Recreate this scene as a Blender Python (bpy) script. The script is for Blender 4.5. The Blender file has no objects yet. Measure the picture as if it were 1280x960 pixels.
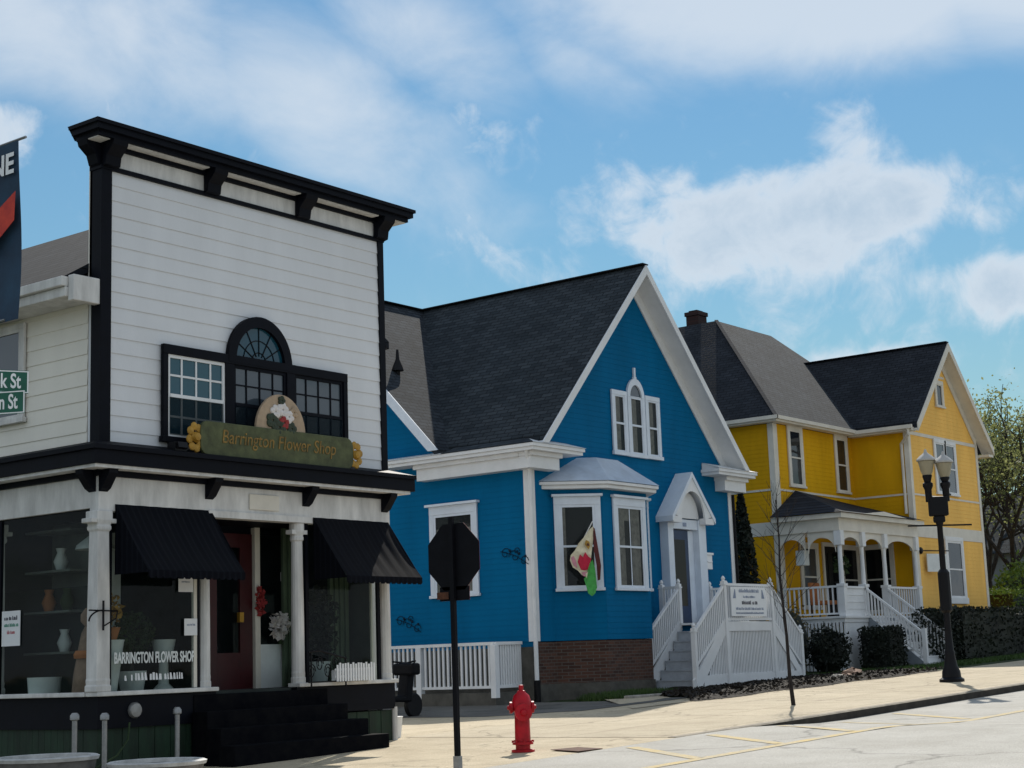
import bpy, bmesh, math, random
from mathutils import Vector, Matrix
random.seed(7)
SC = bpy.context.scene
COL = SC.collection
R = math.radians

# ------------------------------------------------------------------ camera
# eye at the origin (1.5 m above the street), X runs along the main street, Y away from it
cam_d = bpy.data.cameras.new("camera")
cam = bpy.data.objects.new("camera", cam_d)
COL.objects.link(cam)
cam_d.sensor_width = 36.0
cam_d.lens = 36.0 * 2024.83 / 1280.0
cam_d.clip_start = 0.1
cam_d.clip_end = 5000.0
yaw, pitch, roll = R(37.5611), R(9.69533), R(-2.00037)
fw = Vector((math.cos(yaw) * math.cos(pitch), math.sin(yaw) * math.cos(pitch), math.sin(pitch)))
rt = Vector((math.sin(yaw), -math.cos(yaw), 0))
up = rt.cross(fw)
r2 = rt * math.cos(roll) + up * math.sin(roll)
u2 = -rt * math.sin(roll) + up * math.cos(roll)
cam.matrix_world = Matrix(((r2.x, u2.x, -fw.x, 0), (r2.y, u2.y, -fw.y, 0), (r2.z, u2.z, -fw.z, 0), (0, 0, 0, 1)))
SC.camera = cam

# ------------------------------------------------------------------ sky and sun
SUN_EL, SUN_AZ = R(40.5), R(29)            # azimuth measured from +X towards +Y
w = bpy.data.worlds.new("World")
SC.world = w
w.use_nodes = True
nt = w.node_tree
N, L = nt.nodes, nt.links
N.clear()
out = N.new("ShaderNodeOutputWorld")
bg = N.new("ShaderNodeBackground")
bg.inputs[1].default_value = 0.066
sky = N.new("ShaderNodeTexSky")
sky.sky_type = 'NISHITA'
sky.sun_disc = False
sky.sun_elevation = SUN_EL
sky.sun_rotation = R(90) - SUN_AZ
sky.air_density = 1.8
sky.dust_density = 0.0
sky.ozone_density = 10.0
tc = N.new("ShaderNodeTexCoord")
sep = N.new("ShaderNodeSeparateXYZ")
L.new(tc.outputs["Generated"], sep.inputs[0])


def mth(op, a, b=None, c=None, clamp=False):
    n = N.new("ShaderNodeMath"); n.operation = op; n.use_clamp = clamp
    for i, v in enumerate((a, b, c)):
        if v is None: continue
        if isinstance(v, (int, float)): n.inputs[i].default_value = v
        else: L.new(v, n.inputs[i])
    return n.outputs[0]


az = mth('ARCTAN2', sep.outputs[1], sep.outputs[0])
el = mth('ARCSINE', sep.outputs[2])
comb = N.new("ShaderNodeCombineXYZ")
L.new(az, comb.inputs[0]); L.new(el, comb.inputs[1])


def noise(scale, detail, rough, dist=0.0, vec=None):
    n = N.new("ShaderNodeTexNoise")
    n.inputs["Scale"].default_value = scale; n.inputs["Detail"].default_value = detail
    n.inputs["Roughness"].default_value = rough; n.inputs["Distortion"].default_value = dist
    L.new(vec or tc.outputs["Generated"], n.inputs["Vector"])
    return n.outputs["Fac"]


def blob(caz, cel, raz, rel, rot, amp):
    s = N.new("ShaderNodeVectorMath"); s.operation = 'SUBTRACT'
    L.new(comb.outputs[0], s.inputs[0]); s.inputs[1].default_value = (caz, cel, 0)
    m = N.new("ShaderNodeMapping"); m.vector_type = 'TEXTURE'
    m.inputs["Rotation"].default_value = (0, 0, rot); m.inputs["Scale"].default_value = (raz, rel, 1)
    L.new(s.outputs[0], m.inputs["Vector"])
    ln = N.new("ShaderNodeVectorMath"); ln.operation = 'LENGTH'
    L.new(m.outputs[0], ln.inputs[0])
    r = N.new("ShaderNodeMapRange"); r.interpolation_type = 'SMOOTHERSTEP'
    r.inputs["From Min"].default_value = 1.0; r.inputs["From Max"].default_value = 0.0
    r.inputs["To Min"].default_value = 0.0; r.inputs["To Max"].default_value = amp
    L.new(ln.outputs["Value"], r.inputs["Value"])
    return r.outputs[0]


# az, el, half-width, half-height, tilt, strength
CUMULUS = [(0.515, 0.256, 0.150, 0.060, 0.10, 1.10), (0.440, 0.268, 0.15, 0.048, -0.08, 1.05),
    (0.425, 0.300, 0.070, 0.036, 0.7, 0.66), (0.560, 0.286, 0.07, 0.028, 0.0, 0.75), (0.36, 0.262, 0.07, 0.035, 0.0, 0.7),
    (0.985, 0.318, 0.065, 0.035, 0.0, 1.05), (0.340, 0.207, 0.080, 0.042, 0.15, 1.1), (0.430, 0.168, 0.085, 0.020, 0.0, 0.95),
    (0.20, 0.24, 0.12, 0.05, 0.0, 0.8), (1.25, 0.30, 0.25, 0.09, 0.1, 0.8), (-0.1, 0.33, 0.25, 0.08, 0.0, 0.8)]
VEILS = [(0.47, 0.395, 0.26, 0.092, 0.04, 1.75), (0.28, 0.395, 0.24, 0.088, 0.0, 1.7), (0.45, 0.385, 0.10, 0.060, 0.0, 1.5),
    (0.93, 0.385, 0.24, 0.110, 0.25, 1.15), (0.76, 0.335, 0.22, 0.085, 0.55, 1.05), (0.70, 0.375, 0.14, 0.060, 0.4, 0.9), (0.60, 0.36, 0.10, 0.045, 0.3, 0.7)]


def union(lst):
    o = None
    for c in lst:
        b = blob(*c)
        o = b if o is None else mth('MAXIMUM', o, b)
    return o


def ramp(v, lo, hi, top):
    r = N.new("ShaderNodeMapRange"); r.interpolation_type = 'SMOOTHSTEP'
    r.inputs["From Min"].default_value = lo; r.inputs["From Max"].default_value = hi; r.inputs["To Max"].default_value = top
    L.new(v, r.inputs["Value"]); return r.outputs[0]


n1 = noise(8.5, 12.0, 0.60, 0.55)
n2 = noise(34.0, 8.0, 0.62, 0.6)
nn = mth('ADD', mth('MULTIPLY', mth('SUBTRACT', n1, 0.5), 2.6), mth('MULTIPLY', mth('SUBTRACT', n2, 0.5), 1.3))
# behind the viewer, unseen broken cloud thickened to fill the shaded walls with light
fill_cloud = mth('MULTIPLY', mth('GREATER_THAN', mth('ABSOLUTE', mth('SUBTRACT', az, 0.65)), 0.75), 0.80)
dens = mth('ADD', mth('MAXIMUM', union(CUMULUS), fill_cloud), nn)
cum = ramp(dens, 0.16, 1.0, 0.88)
st = N.new("ShaderNodeMapping"); st.inputs["Scale"].default_value = (1.0, 1.0, 1.35); st.inputs["Rotation"].default_value = (0.5, 0.2, 0)
L.new(tc.outputs["Generated"], st.inputs[0])
vn = noise(8.0, 12.0, 0.58, 0.45, st.outputs[0])
veilf = ramp(mth('ADD', union(VEILS), mth('MULTIPLY', mth('SUBTRACT', vn, 0.5), 2.2)), 0.05, 1.45, 0.78)
up_mask = mth('GREATER_THAN', sep.outputs[2], 0.0)
cl_fac = mth('MULTIPLY', mth('MAXIMUM', cum, veilf), up_mask)
crmp = N.new("ShaderNodeMix"); crmp.data_type = 'RGBA'
crmp.inputs[6].default_value = (8.4, 9.2, 10.1, 1)     # thin, lit edge
crmp.inputs[7].default_value = (5.4, 6.8, 8.3, 1)    # thick, grey heart
mr2 = N.new("ShaderNodeMapRange"); mr2.inputs["From Min"].default_value = 0.75; mr2.inputs["From Max"].default_value = 1.6
L.new(dens, mr2.inputs["Value"]); L.new(mr2.outputs[0], crmp.inputs[0])
mixc = N.new("ShaderNodeMix"); mixc.data_type = 'RGBA'
wb = N.new("ShaderNodeMix"); wb.data_type = 'RGBA'; wb.blend_type = 'MULTIPLY'; wb.inputs[0].default_value = 1.0
wb.inputs[7].default_value = (0.92, 1.0, 0.95, 1)      # the camera's white balance
L.new(sky.outputs[0], wb.inputs[6])
L.new(cl_fac, mixc.inputs[0]); L.new(wb.outputs[2], mixc.inputs[6]); L.new(crmp.outputs[2], mixc.inputs[7])
L.new(mixc.outputs[2], bg.inputs[0])
L.new(bg.outputs[0], out.inputs[0])

sun_d = bpy.data.lights.new("sun", 'SUN')
sun_d.energy = 4.25
sun_d.angle = R(0.53)
sun_d.color = (1.0, 0.94, 0.84)
sun = bpy.data.objects.new("sun", sun_d)
COL.objects.link(sun)
sd = Vector((math.cos(SUN_EL) * math.cos(SUN_AZ), math.cos(SUN_EL) * math.sin(SUN_AZ), math.sin(SUN_EL)))
sun.rotation_euler = sd.to_track_quat('Z', 'Y').to_euler()
sun.location = sd * 80

SC.view_settings.view_transform = 'Standard'
SC.view_settings.look = 'None'
SC.view_settings.gamma = 1.0
SC.view_settings.use_curve_mapping = False
SC.view_settings.exposure = 0.37
SC.cycles.max_bounces = 8


# ------------------------------------------------------------------ materials
def new_mat(name):
    m = bpy.data.materials.new(name)
    m.use_nodes = True
    return m, m.node_tree.nodes, m.node_tree.links, m.node_tree.nodes["Principled BSDF"]


def paint(name, col, rough=0.6, var=0.12, scale=3.0, bump=0.0, bscale=40.0, metal=0.0, spec=0.4, streak=False, col2=None):
    """painted or plain surface with large soft wear plus fine grain"""
    m, n, l, p = new_mat(name)
    t = n.new("ShaderNodeTexCoord")
    mp = n.new("ShaderNodeMapping")
    mp.inputs["Scale"].default_value = (1, 1, 0.25) if streak else (1, 1, 1)
    l.new(t.outputs["Object"], mp.inputs[0])
    nz = n.new("ShaderNodeTexNoise")
    nz.inputs["Scale"].default_value = scale; nz.inputs["Detail"].default_value = 8; nz.inputs["Roughness"].default_value = 0.65
    l.new(mp.outputs[0], nz.inputs["Vector"])
    rp = n.new("ShaderNodeMapRange")
    rp.inputs["From Min"].default_value = 0.3; rp.inputs["From Max"].default_value = 0.7
    l.new(nz.outputs["Fac"], rp.inputs["Value"])
    mx = n.new("ShaderNodeMix"); mx.data_type = 'RGBA'
    c2 = col2 or tuple(c * (1 - 2 * var) for c in col)
    mx.inputs[6].default_value = (*c2, 1); mx.inputs[7].default_value = (*[c * (1 + var * .5) for c in col], 1)
    l.new(rp.outputs[0], mx.inputs[0]); l.new(mx.outputs[2], p.inputs["Base Color"])
    p.inputs["Roughness"].default_value = rough
    p.inputs["Metallic"].default_value = metal
    p.inputs["Specular IOR Level"].default_value = spec
    if bump:
        b = n.new("ShaderNodeTexNoise"); b.inputs["Scale"].default_value = bscale; b.inputs["Detail"].default_value = 5
        l.new(t.outputs["Object"], b.inputs["Vector"])
        bn = n.new("ShaderNodeBump"); bn.inputs["Strength"].default_value = bump; bn.inputs["Distance"].default_value = 0.02
        l.new(b.outputs["Fac"], bn.inputs["Height"]); l.new(bn.outputs[0], p.inputs["Normal"])
    return m


def shingle(name, axis, c1, c2):
    m, n, l, p = new_mat(name)
    t = n.new("ShaderNodeTexCoord"); s = n.new("ShaderNodeSeparateXYZ"); c = n.new("ShaderNodeCombineXYZ")
    l.new(t.outputs["Object"], s.inputs[0])
    l.new(s.outputs[axis], c.inputs[0])
    ml = n.new("ShaderNodeMath"); ml.operation = 'MULTIPLY'; ml.inputs[1].default_value = 1.42
    l.new(s.outputs[2], ml.inputs[0]); l.new(ml.outputs[0], c.inputs[1])
    b = n.new("ShaderNodeTexBrick")
    b.inputs["Scale"].default_value = 1.0; b.inputs["Brick Width"].default_value = 0.33; b.inputs["Row Height"].default_value = 0.14
    b.inputs["Mortar Size"].default_value = 0.012; b.inputs["Mortar Smooth"].default_value = 0.3
    b.inputs["Color1"].default_value = (*c1, 1); b.inputs["Color2"].default_value = (*c2, 1)
    b.inputs["Mortar"].default_value = (c1[0] * .35, c1[1] * .35, c1[2] * .35, 1)
    b.inputs["Bias"].default_value = -0.1
    l.new(c.outputs[0], b.inputs["Vector"])
    nz = n.new("ShaderNodeTexNoise"); nz.inputs["Scale"].default_value = 1.1; nz.inputs["Detail"].default_value = 9; nz.inputs["Roughness"].default_value = 0.7
    l.new(t.outputs["Object"], nz.inputs["Vector"])
    rp = n.new("ShaderNodeMapRange"); rp.inputs["From Min"].default_value = .3; rp.inputs["From Max"].default_value = .7
    rp.inputs["To Min"].default_value = 0.72; rp.inputs["To Max"].default_value = 1.25
    l.new(nz.outputs["Fac"], rp.inputs["Value"])
    mx = n.new("ShaderNodeMix"); mx.data_type = 'RGBA'; mx.blend_type = 'MULTIPLY'; mx.inputs[0].default_value = 1
    l.new(b.outputs["Color"], mx.inputs[6]); l.new(rp.outputs[0], mx.inputs[7])
    l.new(mx.outputs[2], p.inputs["Base Color"])
    p.inputs["Roughness"].default_value = 0.95; p.inputs["Specular IOR Level"].default_value = 0.2
    bn = n.new("ShaderNodeBump"); bn.inputs["Strength"].default_value = 0.7; bn.inputs["Distance"].default_value = 0.02
    l.new(b.outputs["Fac"], bn.inputs["Height"]); bn.invert = True
    l.new(bn.outputs[0], p.inputs["Normal"])
    return m


def brick(name, axis, c1, c2, mortar):
    m, n, l, p = new_mat(name)
    t = n.new("ShaderNodeTexCoord"); s = n.new("ShaderNodeSeparateXYZ"); c = n.new("ShaderNodeCombineXYZ")
    l.new(t.outputs["Object"], s.inputs[0]); l.new(s.outputs[axis], c.inputs[0]); l.new(s.outputs[2], c.inputs[1])
    b = n.new("ShaderNodeTexBrick")
    b.inputs["Scale"].default_value = 1.0; b.inputs["Brick Width"].default_value = 0.21; b.inputs["Row Height"].default_value = 0.075
    b.inputs["Mortar Size"].default_value = 0.008
    b.inputs["Color1"].default_value = (*c1, 1); b.inputs["Color2"].default_value = (*c2, 1); b.inputs["Mortar"].default_value = (*mortar, 1)
    l.new(c.outputs[0], b.inputs["Vector"]); l.new(b.outputs["Color"], p.inputs["Base Color"])
    p.inputs["Roughness"].default_value = 0.9
    bn = n.new("ShaderNodeBump"); bn.inputs["Strength"].default_value = 0.6; bn.inputs["Distance"].default_value = 0.01; bn.invert = True
    l.new(b.outputs["Fac"], bn.inputs["Height"]); l.new(bn.outputs[0], p.inputs["Normal"])
    return m


def glass(name, tint=(0.012, 0.016, 0.02), rough=0.03, see=0.0, refl=1.0, thru=(.93, .96, .95)):
    """window glass: mirror-like coat over a dark room (see=0) or a clear pane (see>0)"""
    m, n, l, p = new_mat(name)
    p.inputs["Base Color"].default_value = (*tint, 1); p.inputs["Roughness"].default_value = rough
    p.inputs["Specular IOR Level"].default_value = 0.5 * refl
    t = n.new("ShaderNodeTexCoord"); nz = n.new("ShaderNodeTexNoise"); nz.inputs["Scale"].default_value = 1.3
    l.new(t.outputs["Object"], nz.inputs["Vector"])
    bn = n.new("ShaderNodeBump"); bn.inputs["Strength"].default_value = 0.06; bn.inputs["Distance"].default_value = 0.05
    l.new(nz.outputs["Fac"], bn.inputs["Height"]); l.new(bn.outputs[0], p.inputs["Normal"])
    if see:
        tr = n.new("ShaderNodeBsdfTransparent"); tr.inputs[0].default_value = (*thru, 1)
        mx = n.new("ShaderNodeMixShader"); mx.inputs[0].default_value = see
        l.new(p.outputs[0], mx.inputs[1]); l.new(tr.outputs[0], mx.inputs[2])
        l.new(mx.outputs[0], n["Material Output"].inputs[0])
    return m


def leafy(name, c1, c2, trans=0.35):
    m, n, l, p = new_mat(name)
    oi = n.new("ShaderNodeTexCoord"); nz = n.new("ShaderNodeTexNoise"); nz.inputs["Scale"].default_value = 1.4; nz.inputs["Detail"].default_value = 6
    l.new(oi.outputs["Object"], nz.inputs["Vector"])
    rp = n.new("ShaderNodeMapRange"); rp.inputs["From Min"].default_value = .3; rp.inputs["From Max"].default_value = .7
    l.new(nz.outputs["Fac"], rp.inputs["Value"])
    mx = n.new("ShaderNodeMix"); mx.data_type = 'RGBA'
    mx.inputs[6].default_value = (*c1, 1); mx.inputs[7].default_value = (*c2, 1)
    l.new(rp.outputs[0], mx.inputs[0]); l.new(mx.outputs[2], p.inputs["Base Color"])
    p.inputs["Roughness"].default_value = 0.7
    tl = n.new("ShaderNodeBsdfTranslucent"); l.new(mx.outputs[2], tl.inputs[0])
    ms = n.new("ShaderNodeMixShader"); ms.inputs[0].default_value = trans
    l.new(p.outputs[0], ms.inputs[1]); l.new(tl.outputs[0], ms.inputs[2]); l.new(ms.outputs[0], n["Material Output"].inputs[0])
    return m


def ground_mat(name, base, dark, crack=None, seam=None, scale=0.6, bump=0.25):
    m, n, l, p = new_mat(name)
    t = n.new("ShaderNodeTexCoord")
    big = n.new("ShaderNodeTexNoise"); big.inputs["Scale"].default_value = scale; big.inputs["Detail"].default_value = 10; big.inputs["Roughness"].default_value = .68
    fine = n.new("ShaderNodeTexNoise"); fine.inputs["Scale"].default_value = 60; fine.inputs["Detail"].default_value = 4
    for q in (big, fine): l.new(t.outputs["Object"], q.inputs["Vector"])
    rp = n.new("ShaderNodeMapRange"); rp.inputs["From Min"].default_value = .34; rp.inputs["From Max"].default_value = .6
    l.new(big.outputs["Fac"], rp.inputs["Value"])
    mx = n.new("ShaderNodeMix"); mx.data_type = 'RGBA'
    mx.inputs[6].default_value = (*dark, 1); mx.inputs[7].default_value = (*base, 1)
    l.new(rp.outputs[0], mx.inputs[0])
    colr = mx.outputs[2]
    f2 = n.new("ShaderNodeMapRange"); f2.inputs["From Min"].default_value = .25; f2.inputs["From Max"].default_value = .75
    f2.inputs["To Min"].default_value = .68; f2.inputs["To Max"].default_value = 1.24
    l.new(fine.outputs["Fac"], f2.inputs["Value"])
    m2 = n.new("ShaderNodeMix"); m2.data_type = 'RGBA'; m2.blend_type = 'MULTIPLY'; m2.inputs[0].default_value = 1
    l.new(colr, m2.inputs[6]); l.new(f2.outputs[0], m2.inputs[7]); colr = m2.outputs[2]
    if crack:
        vo = n.new("ShaderNodeTexVoronoi"); vo.feature = 'DISTANCE_TO_EDGE'; vo.inputs["Scale"].default_value = crack
        wv = n.new("ShaderNodeTexNoise"); wv.inputs["Scale"].default_value = 1.5; wv.inputs["Detail"].default_value = 6
        l.new(t.outputs["Object"], wv.inputs["Vector"])
        ad = n.new("ShaderNodeVectorMath"); ad.operation = 'MULTIPLY_ADD'
        l.new(wv.outputs["Color"], ad.inputs[0]); ad.inputs[1].default_value = (1.2, 1.2, 0); l.new(t.outputs["Object"], ad.inputs[2])
        l.new(ad.outputs[0], vo.inputs["Vector"])
        cr = n.new("ShaderNodeMapRange"); cr.inputs["From Max"].default_value = .016; cr.inputs["To Min"].default_value = .62; cr.inputs["To Max"].default_value = 1
        l.new(vo.outputs["Distance"], cr.inputs["Value"])
        m3 = n.new("ShaderNodeMix"); m3.data_type = 'RGBA'; m3.blend_type = 'MULTIPLY'; m3.inputs[0].default_value = 1
        l.new(colr, m3.inputs[6]); l.new(cr.outputs[0], m3.inputs[7]); colr = m3.outputs[2]
    if seam:
        b = n.new("ShaderNodeTexBrick"); b.offset = 0.0
        b.inputs["Scale"].default_value = 1; b.inputs["Brick Width"].default_value = seam; b.inputs["Row Height"].default_value = seam
        b.inputs["Mortar Size"].default_value = .012; b.inputs["Mortar Smooth"].default_value = .4
        b.inputs["Color1"].default_value = (1, 1, 1, 1); b.inputs["Color2"].default_value = (.9, .9, .9, 1); b.inputs["Mortar"].default_value = (.42, .39, .35, 1)
        l.new(t.outputs["Object"], b.inputs["Vector"])
        m4 = n.new("ShaderNodeMix"); m4.data_type = 'RGBA'; m4.blend_type = 'MULTIPLY'; m4.inputs[0].default_value = 1
        l.new(colr, m4.inputs[6]); l.new(b.outputs["Color"], m4.inputs[7]); colr = m4.outputs[2]
    l.new(colr, p.inputs["Base Color"])
    p.inputs["Roughness"].default_value = .92; p.inputs["Specular IOR Level"].default_value = .2
    bn = n.new("ShaderNodeBump"); bn.inputs["Strength"].default_value = bump; bn.inputs["Distance"].default_value = .02
    l.new(fine.outputs["Fac"], bn.inputs["Height"]); l.new(bn.outputs[0], p.inputs["Normal"])
    return m


def stripes(name, c1, c2, axis, width, trans=0.3):
    m, n, l, p = new_mat(name)
    t = n.new("ShaderNodeTexCoord"); s = n.new("ShaderNodeSeparateXYZ"); l.new(t.outputs["Object"], s.inputs[0])
    ml = n.new("ShaderNodeMath"); ml.operation = 'MULTIPLY'; ml.inputs[1].default_value = 1.0 / width
    if axis == 'xy':
        a = n.new("ShaderNodeMath"); a.operation = 'ADD'; l.new(s.outputs[0], a.inputs[0]); l.new(s.outputs[1], a.inputs[1]); l.new(a.outputs[0], ml.inputs[0])
    else:
        l.new(s.outputs[axis], ml.inputs[0])
    fr = n.new("ShaderNodeMath"); fr.operation = 'FRACT'; l.new(ml.outputs[0], fr.inputs[0])
    gt = n.new("ShaderNodeMath"); gt.operation = 'GREATER_THAN'; gt.inputs[1].default_value = .72; l.new(fr.outputs[0], gt.inputs[0])
    mx = n.new("ShaderNodeMix"); mx.data_type = 'RGBA'; mx.inputs[6].default_value = (*c1, 1); mx.inputs[7].default_value = (*c2, 1)
    l.new(gt.outputs[0], mx.inputs[0]); l.new(mx.outputs[2], p.inputs["Base Color"])
    p.inputs["Roughness"].default_value = .9; p.inputs["Specular IOR Level"].default_value = .15
    tl = n.new("ShaderNodeBsdfTranslucent"); tl.inputs[0].default_value = (.07, .075, .075, 1)
    ms = n.new("ShaderNodeMixShader"); ms.inputs[0].default_value = trans
    l.new(p.outputs[0], ms.inputs[1]); l.new(tl.outputs[0], ms.inputs[2]); l.new(ms.outputs[0], n["Material Output"].inputs[0])
    return m


M = {}
M['shop_white'] = paint('shop_white_paint', (.68, .69, .71), .7, .05, 1.2, .05, 30, streak=True)
M['shop_cream'] = paint('shop_side_paint', (.82, .78, .70), .7, .05, 1.2, .05, 30, streak=True)
M['old_white'] = paint('weathered_white_paint', (.66, .65, .63), .75, .16, 5.0, .15, 25, streak=True)
M['trim_white'] = paint('trim_white_paint', (.72, .73, .74), .55, .06, 2.0)
M['navy'] = paint('black_navy_paint', (.0022, .0032, .0075), .6, .2, 4.0, .05, spec=.12)
M['black'] = paint('black_iron', (.003, .003, .005), .5, .2, 6.0, spec=.2)
M['step_black'] = paint('worn_black_steps', (.0016, .002, .004), .85, .3, 5, .1, 20, spec=.04, col2=(.008, .008, .009))
M['green_board'] = paint('green_boards', (.008, .030, .014), .7, .35, 6, .1, streak=True)
M['blue'] = paint('blue_house_paint', (.0006, .124, .278), .7, .10, 1.0, .05, 20, streak=True, spec=.06)
M['tread_grey'] = paint('grey_step_paint', (.36, .39, .43), .6, .12, 4)
M['blue_trim'] = paint('pale_blue_white_paint', (.66, .72, .80), .5, .07, 2.0)
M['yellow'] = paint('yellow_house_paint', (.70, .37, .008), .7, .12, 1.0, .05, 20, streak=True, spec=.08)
M['yellow_lit'] = paint('yellow_paint_lit', (.90, .53, .13), .7, .10, 1.0, .05, 20, streak=True, spec=.12)  # the house yellow, with the gable front's brighter light put into the colour
M['cream'] = paint('cream_trim_paint', (.68, .64, .56), .6, .08, 2.0)
M['roof_x'] = shingle('asphalt_shingles_front', 0, (.024, .030, .038), (.042, .050, .060))
M['roof_y'] = shingle('asphalt_shingles_side', 1, (.024, .031, .038), (.044, .053, .062))
M['roof_dark_x'] = shingle('dark_shingles_front', 0, (.016, .019, .026), (.026, .030, .040))
M['roof_dark_y'] = shingle('dark_shingles_side', 1, (.018, .021, .027), (.028, .032, .040))
M['roof_slate'] = shingle('black_slate_shingles', 1, (.010, .013, .019), (.018, .022, .029))
M['metal_roof'] = paint('pale_metal_roof', (.55, .62, .72), .38, .10, 2.5, metal=0.2)
M['brick_x'] = brick('red_brown_brick', 0, (.040, .017, .012), (.095, .040, .025), (.095, .080, .068))
M['brick_dark'] = brick('dark_chimney_brick', 0, (.024, .009, .008), (.04, .014, .012), (.02, .016, .016))
M['concrete_wall'] = paint('old_concrete', (.095, .09, .078), .9, .25, 3, .2, 20)
M['pane'] = glass('window_glass')
M['pane_dark'] = glass('dark_porch_glass', (.006, .007, .008), .06, refl=.35)
M['pane_teal'] = glass('teal_window_glass', (.014, .075, .105), .05)
M['screen'] = glass('insect_screen', (.006, .012, .018), .8, .38, .1)
M['pane_grey'] = glass('grey_window_glass', (.05, .065, .08), .04, refl=1.4)
M['clear'] = glass('shop_glass', (.02, .03, .035), .02, .86, 1.6, (.78, .84, .82))
M['curtain'] = paint('lace_curtain', (.24, .225, .20), .9, .25, 9)
M['curtain_white'] = paint('white_curtain', (.55, .60, .64), .9, .12, 6)
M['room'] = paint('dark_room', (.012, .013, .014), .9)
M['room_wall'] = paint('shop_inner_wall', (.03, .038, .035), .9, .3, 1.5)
M['red_door'] = paint('dark_red_door', (.040, .002, .004), .45, .2, 3)
M['navy_door'] = paint('navy_door', (.010, .035, .095), .45, .15, 3)
M['awning'] = stripes('awning_canvas', (.002, .0028, .007), (.008, .010, .016), 0, .10)
M['awning_side'] = stripes('awning_side_canvas', (.002, .0028, .007), (.008, .010, .016), 1, .10)
M['sign_green'] = paint('moss_green_sign', (.085, .098, .040), .7, .28, 5, .2, 25)
M['gold'] = paint('old_gold_paint', (.42, .23, .030), .45, .2, 8, metal=.25)
M['gold_dull'] = paint('dull_gold_letters', (.26, .155, .03), .6, .35, 12)
M['crest'] = paint('crest_tan', (.42, .31, .21), .7, .15, 6)
M['petal_white'] = paint('petal_white', (.66, .62, .60), .7, .1)
M['petal_red'] = paint('petal_red', (.30, .03, .03), .7, .1)
M['leaf_paint'] = paint('painted_leaf', (.035, .05, .03), .7, .2)
M['red'] = paint('hydrant_red', (.44, .0012, .012), .42, .22, 7, .1, 30, spec=.3)
M['steel'] = paint('galvanised_steel', (.30, .30, .30), .45, .15, 10, metal=.6)
M['sign_back'] = paint('dark_sign_back', (.004, .0045, .007), .65, .2, 6, spec=.12)
M['sign_red'] = paint('sign_red', (.34, .012, .012), .5, .1)
M['scroll_iron'] = paint('blue_black_iron', (.004, .022, .05), .6, .3, 8, spec=.1)
M['street_green'] = paint('street_sign_green', (.005, .10, .062), .4, .12, 8)
M['white'] = paint('clean_white', (.78, .79, .80), .5, .04)
M['paper'] = paint('paper', (.74, .75, .76), .8, .05)
M['ink'] = paint('ink', (.03, .03, .05), .8)
M['ink_red'] = paint('red_ink', (.45, .05, .07), .8)
M['ink_green'] = paint('green_ink', (.03, .25, .16), .8)
M['ink_grey'] = paint('grey_blue_ink', (.26, .31, .42), .8)
M['banner'] = paint('navy_banner', (.010, .022, .045), .8, .3, 2, col2=(.020, .060, .11))
M['banner_red'] = paint('banner_red', (.55, .055, .03), .8, .3, 4, col2=(.35, .03, .03))
M['tub'] = paint('grey_planter', (.16, .15, .14), .8, .25, 4, .2)
M['tub_rim'] = paint('pale_rim', (.55, .54, .52), .7, .2, 6)
M['soil'] = paint('soil', (.018, .013, .010), 1, .4, 12, .6)
M['bark'] = paint('bark', (.045, .036, .030), .95, .35, 8, .6, 18)
M['twig'] = paint('dark_twig', (.022, .018, .018), .95, .3, 8)
M['leaf_spring'] = leafy('spring_leaves', (.13, .155, .045), (.24, .25, .11), .6)
M['leaf_bright'] = leafy('bright_hedge_leaves', (.06, .12, .012), (.13, .20, .03))
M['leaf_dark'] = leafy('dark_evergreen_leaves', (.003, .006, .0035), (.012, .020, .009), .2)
M['leaf_mid'] = leafy('mid_green_leaves', (.02, .045, .012), (.05, .085, .025))
M['leaf_olive'] = leafy('olive_twigs', (.09, .075, .030), (.16, .13, .06))
M['grass'] = leafy('grass_blades', (.025, .055, .012), (.06, .11, .02))
M['terracotta'] = paint('orange_clay', (.42, .16, .06), .8, .15)
M['ceramic'] = paint('white_ceramic', (.68, .71, .70), .4, .08, 3)
M['dim'] = paint('grey_green_board', (.16, .18, .16), .7, .15, 3)
M['drape'] = paint('sage_drape', (.10, .14, .09), .9, .25, 4, streak=True)
M['orange'] = paint('orange_cloth', (.5, .17, .05), .8, .2)
M['lamp_white'] = paint('lamp_cap_white', (.40, .385, .36), .4, .05)
M['lamp_glass'] = paint('frosted_lamp_glass', (.30, .265, .18), .35, .06)
M['bulb'] = None
M['stone'] = paint('edging_stone', (.36, .33, .29), .9, .25, 5, .3, 20)
M['rock_red'] = paint('reddish_rock', (.34, .22, .16), .9, .25, 5, .3, 20)
M['rust'] = paint('rusty_plate', (.10, .036, .016), .9, .35, 9, .3)
M['grey_siding'] = paint('grey_siding', (.22, .25, .28), .8, .1)
M['flag_cream'] = paint('flag_cream', (.72, .66, .48), .8, .15, 8)
M['flag_pink'] = paint('flag_pink', (.62, .28, .34), .8, .15, 8)
M['flag_red'] = paint('flag_red', (.55, .02, .06), .8, .15, 8)
M['flag_green'] = paint('flag_green', (.07, .38, .08), .8, .2, 8)
M['flag_maroon'] = paint('flag_maroon', (.10, .02, .02), .8, .2, 8)
M['concrete'] = ground_mat('beige_concrete', (.50, .43, .315), (.42, .355, .255), crack=.30, seam=1.55, scale=1.6)  # warm beige base with darker blotches, cracks and slab joints
M['apron'] = ground_mat('worn_pavement', (.50, .425, .305), (.40, .335, .235), crack=.45, scale=1.5)
M['road'] = ground_mat('worn_road', (.41, .395, .36), (.34, .325, .29), crack=.22, scale=.9)
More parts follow.
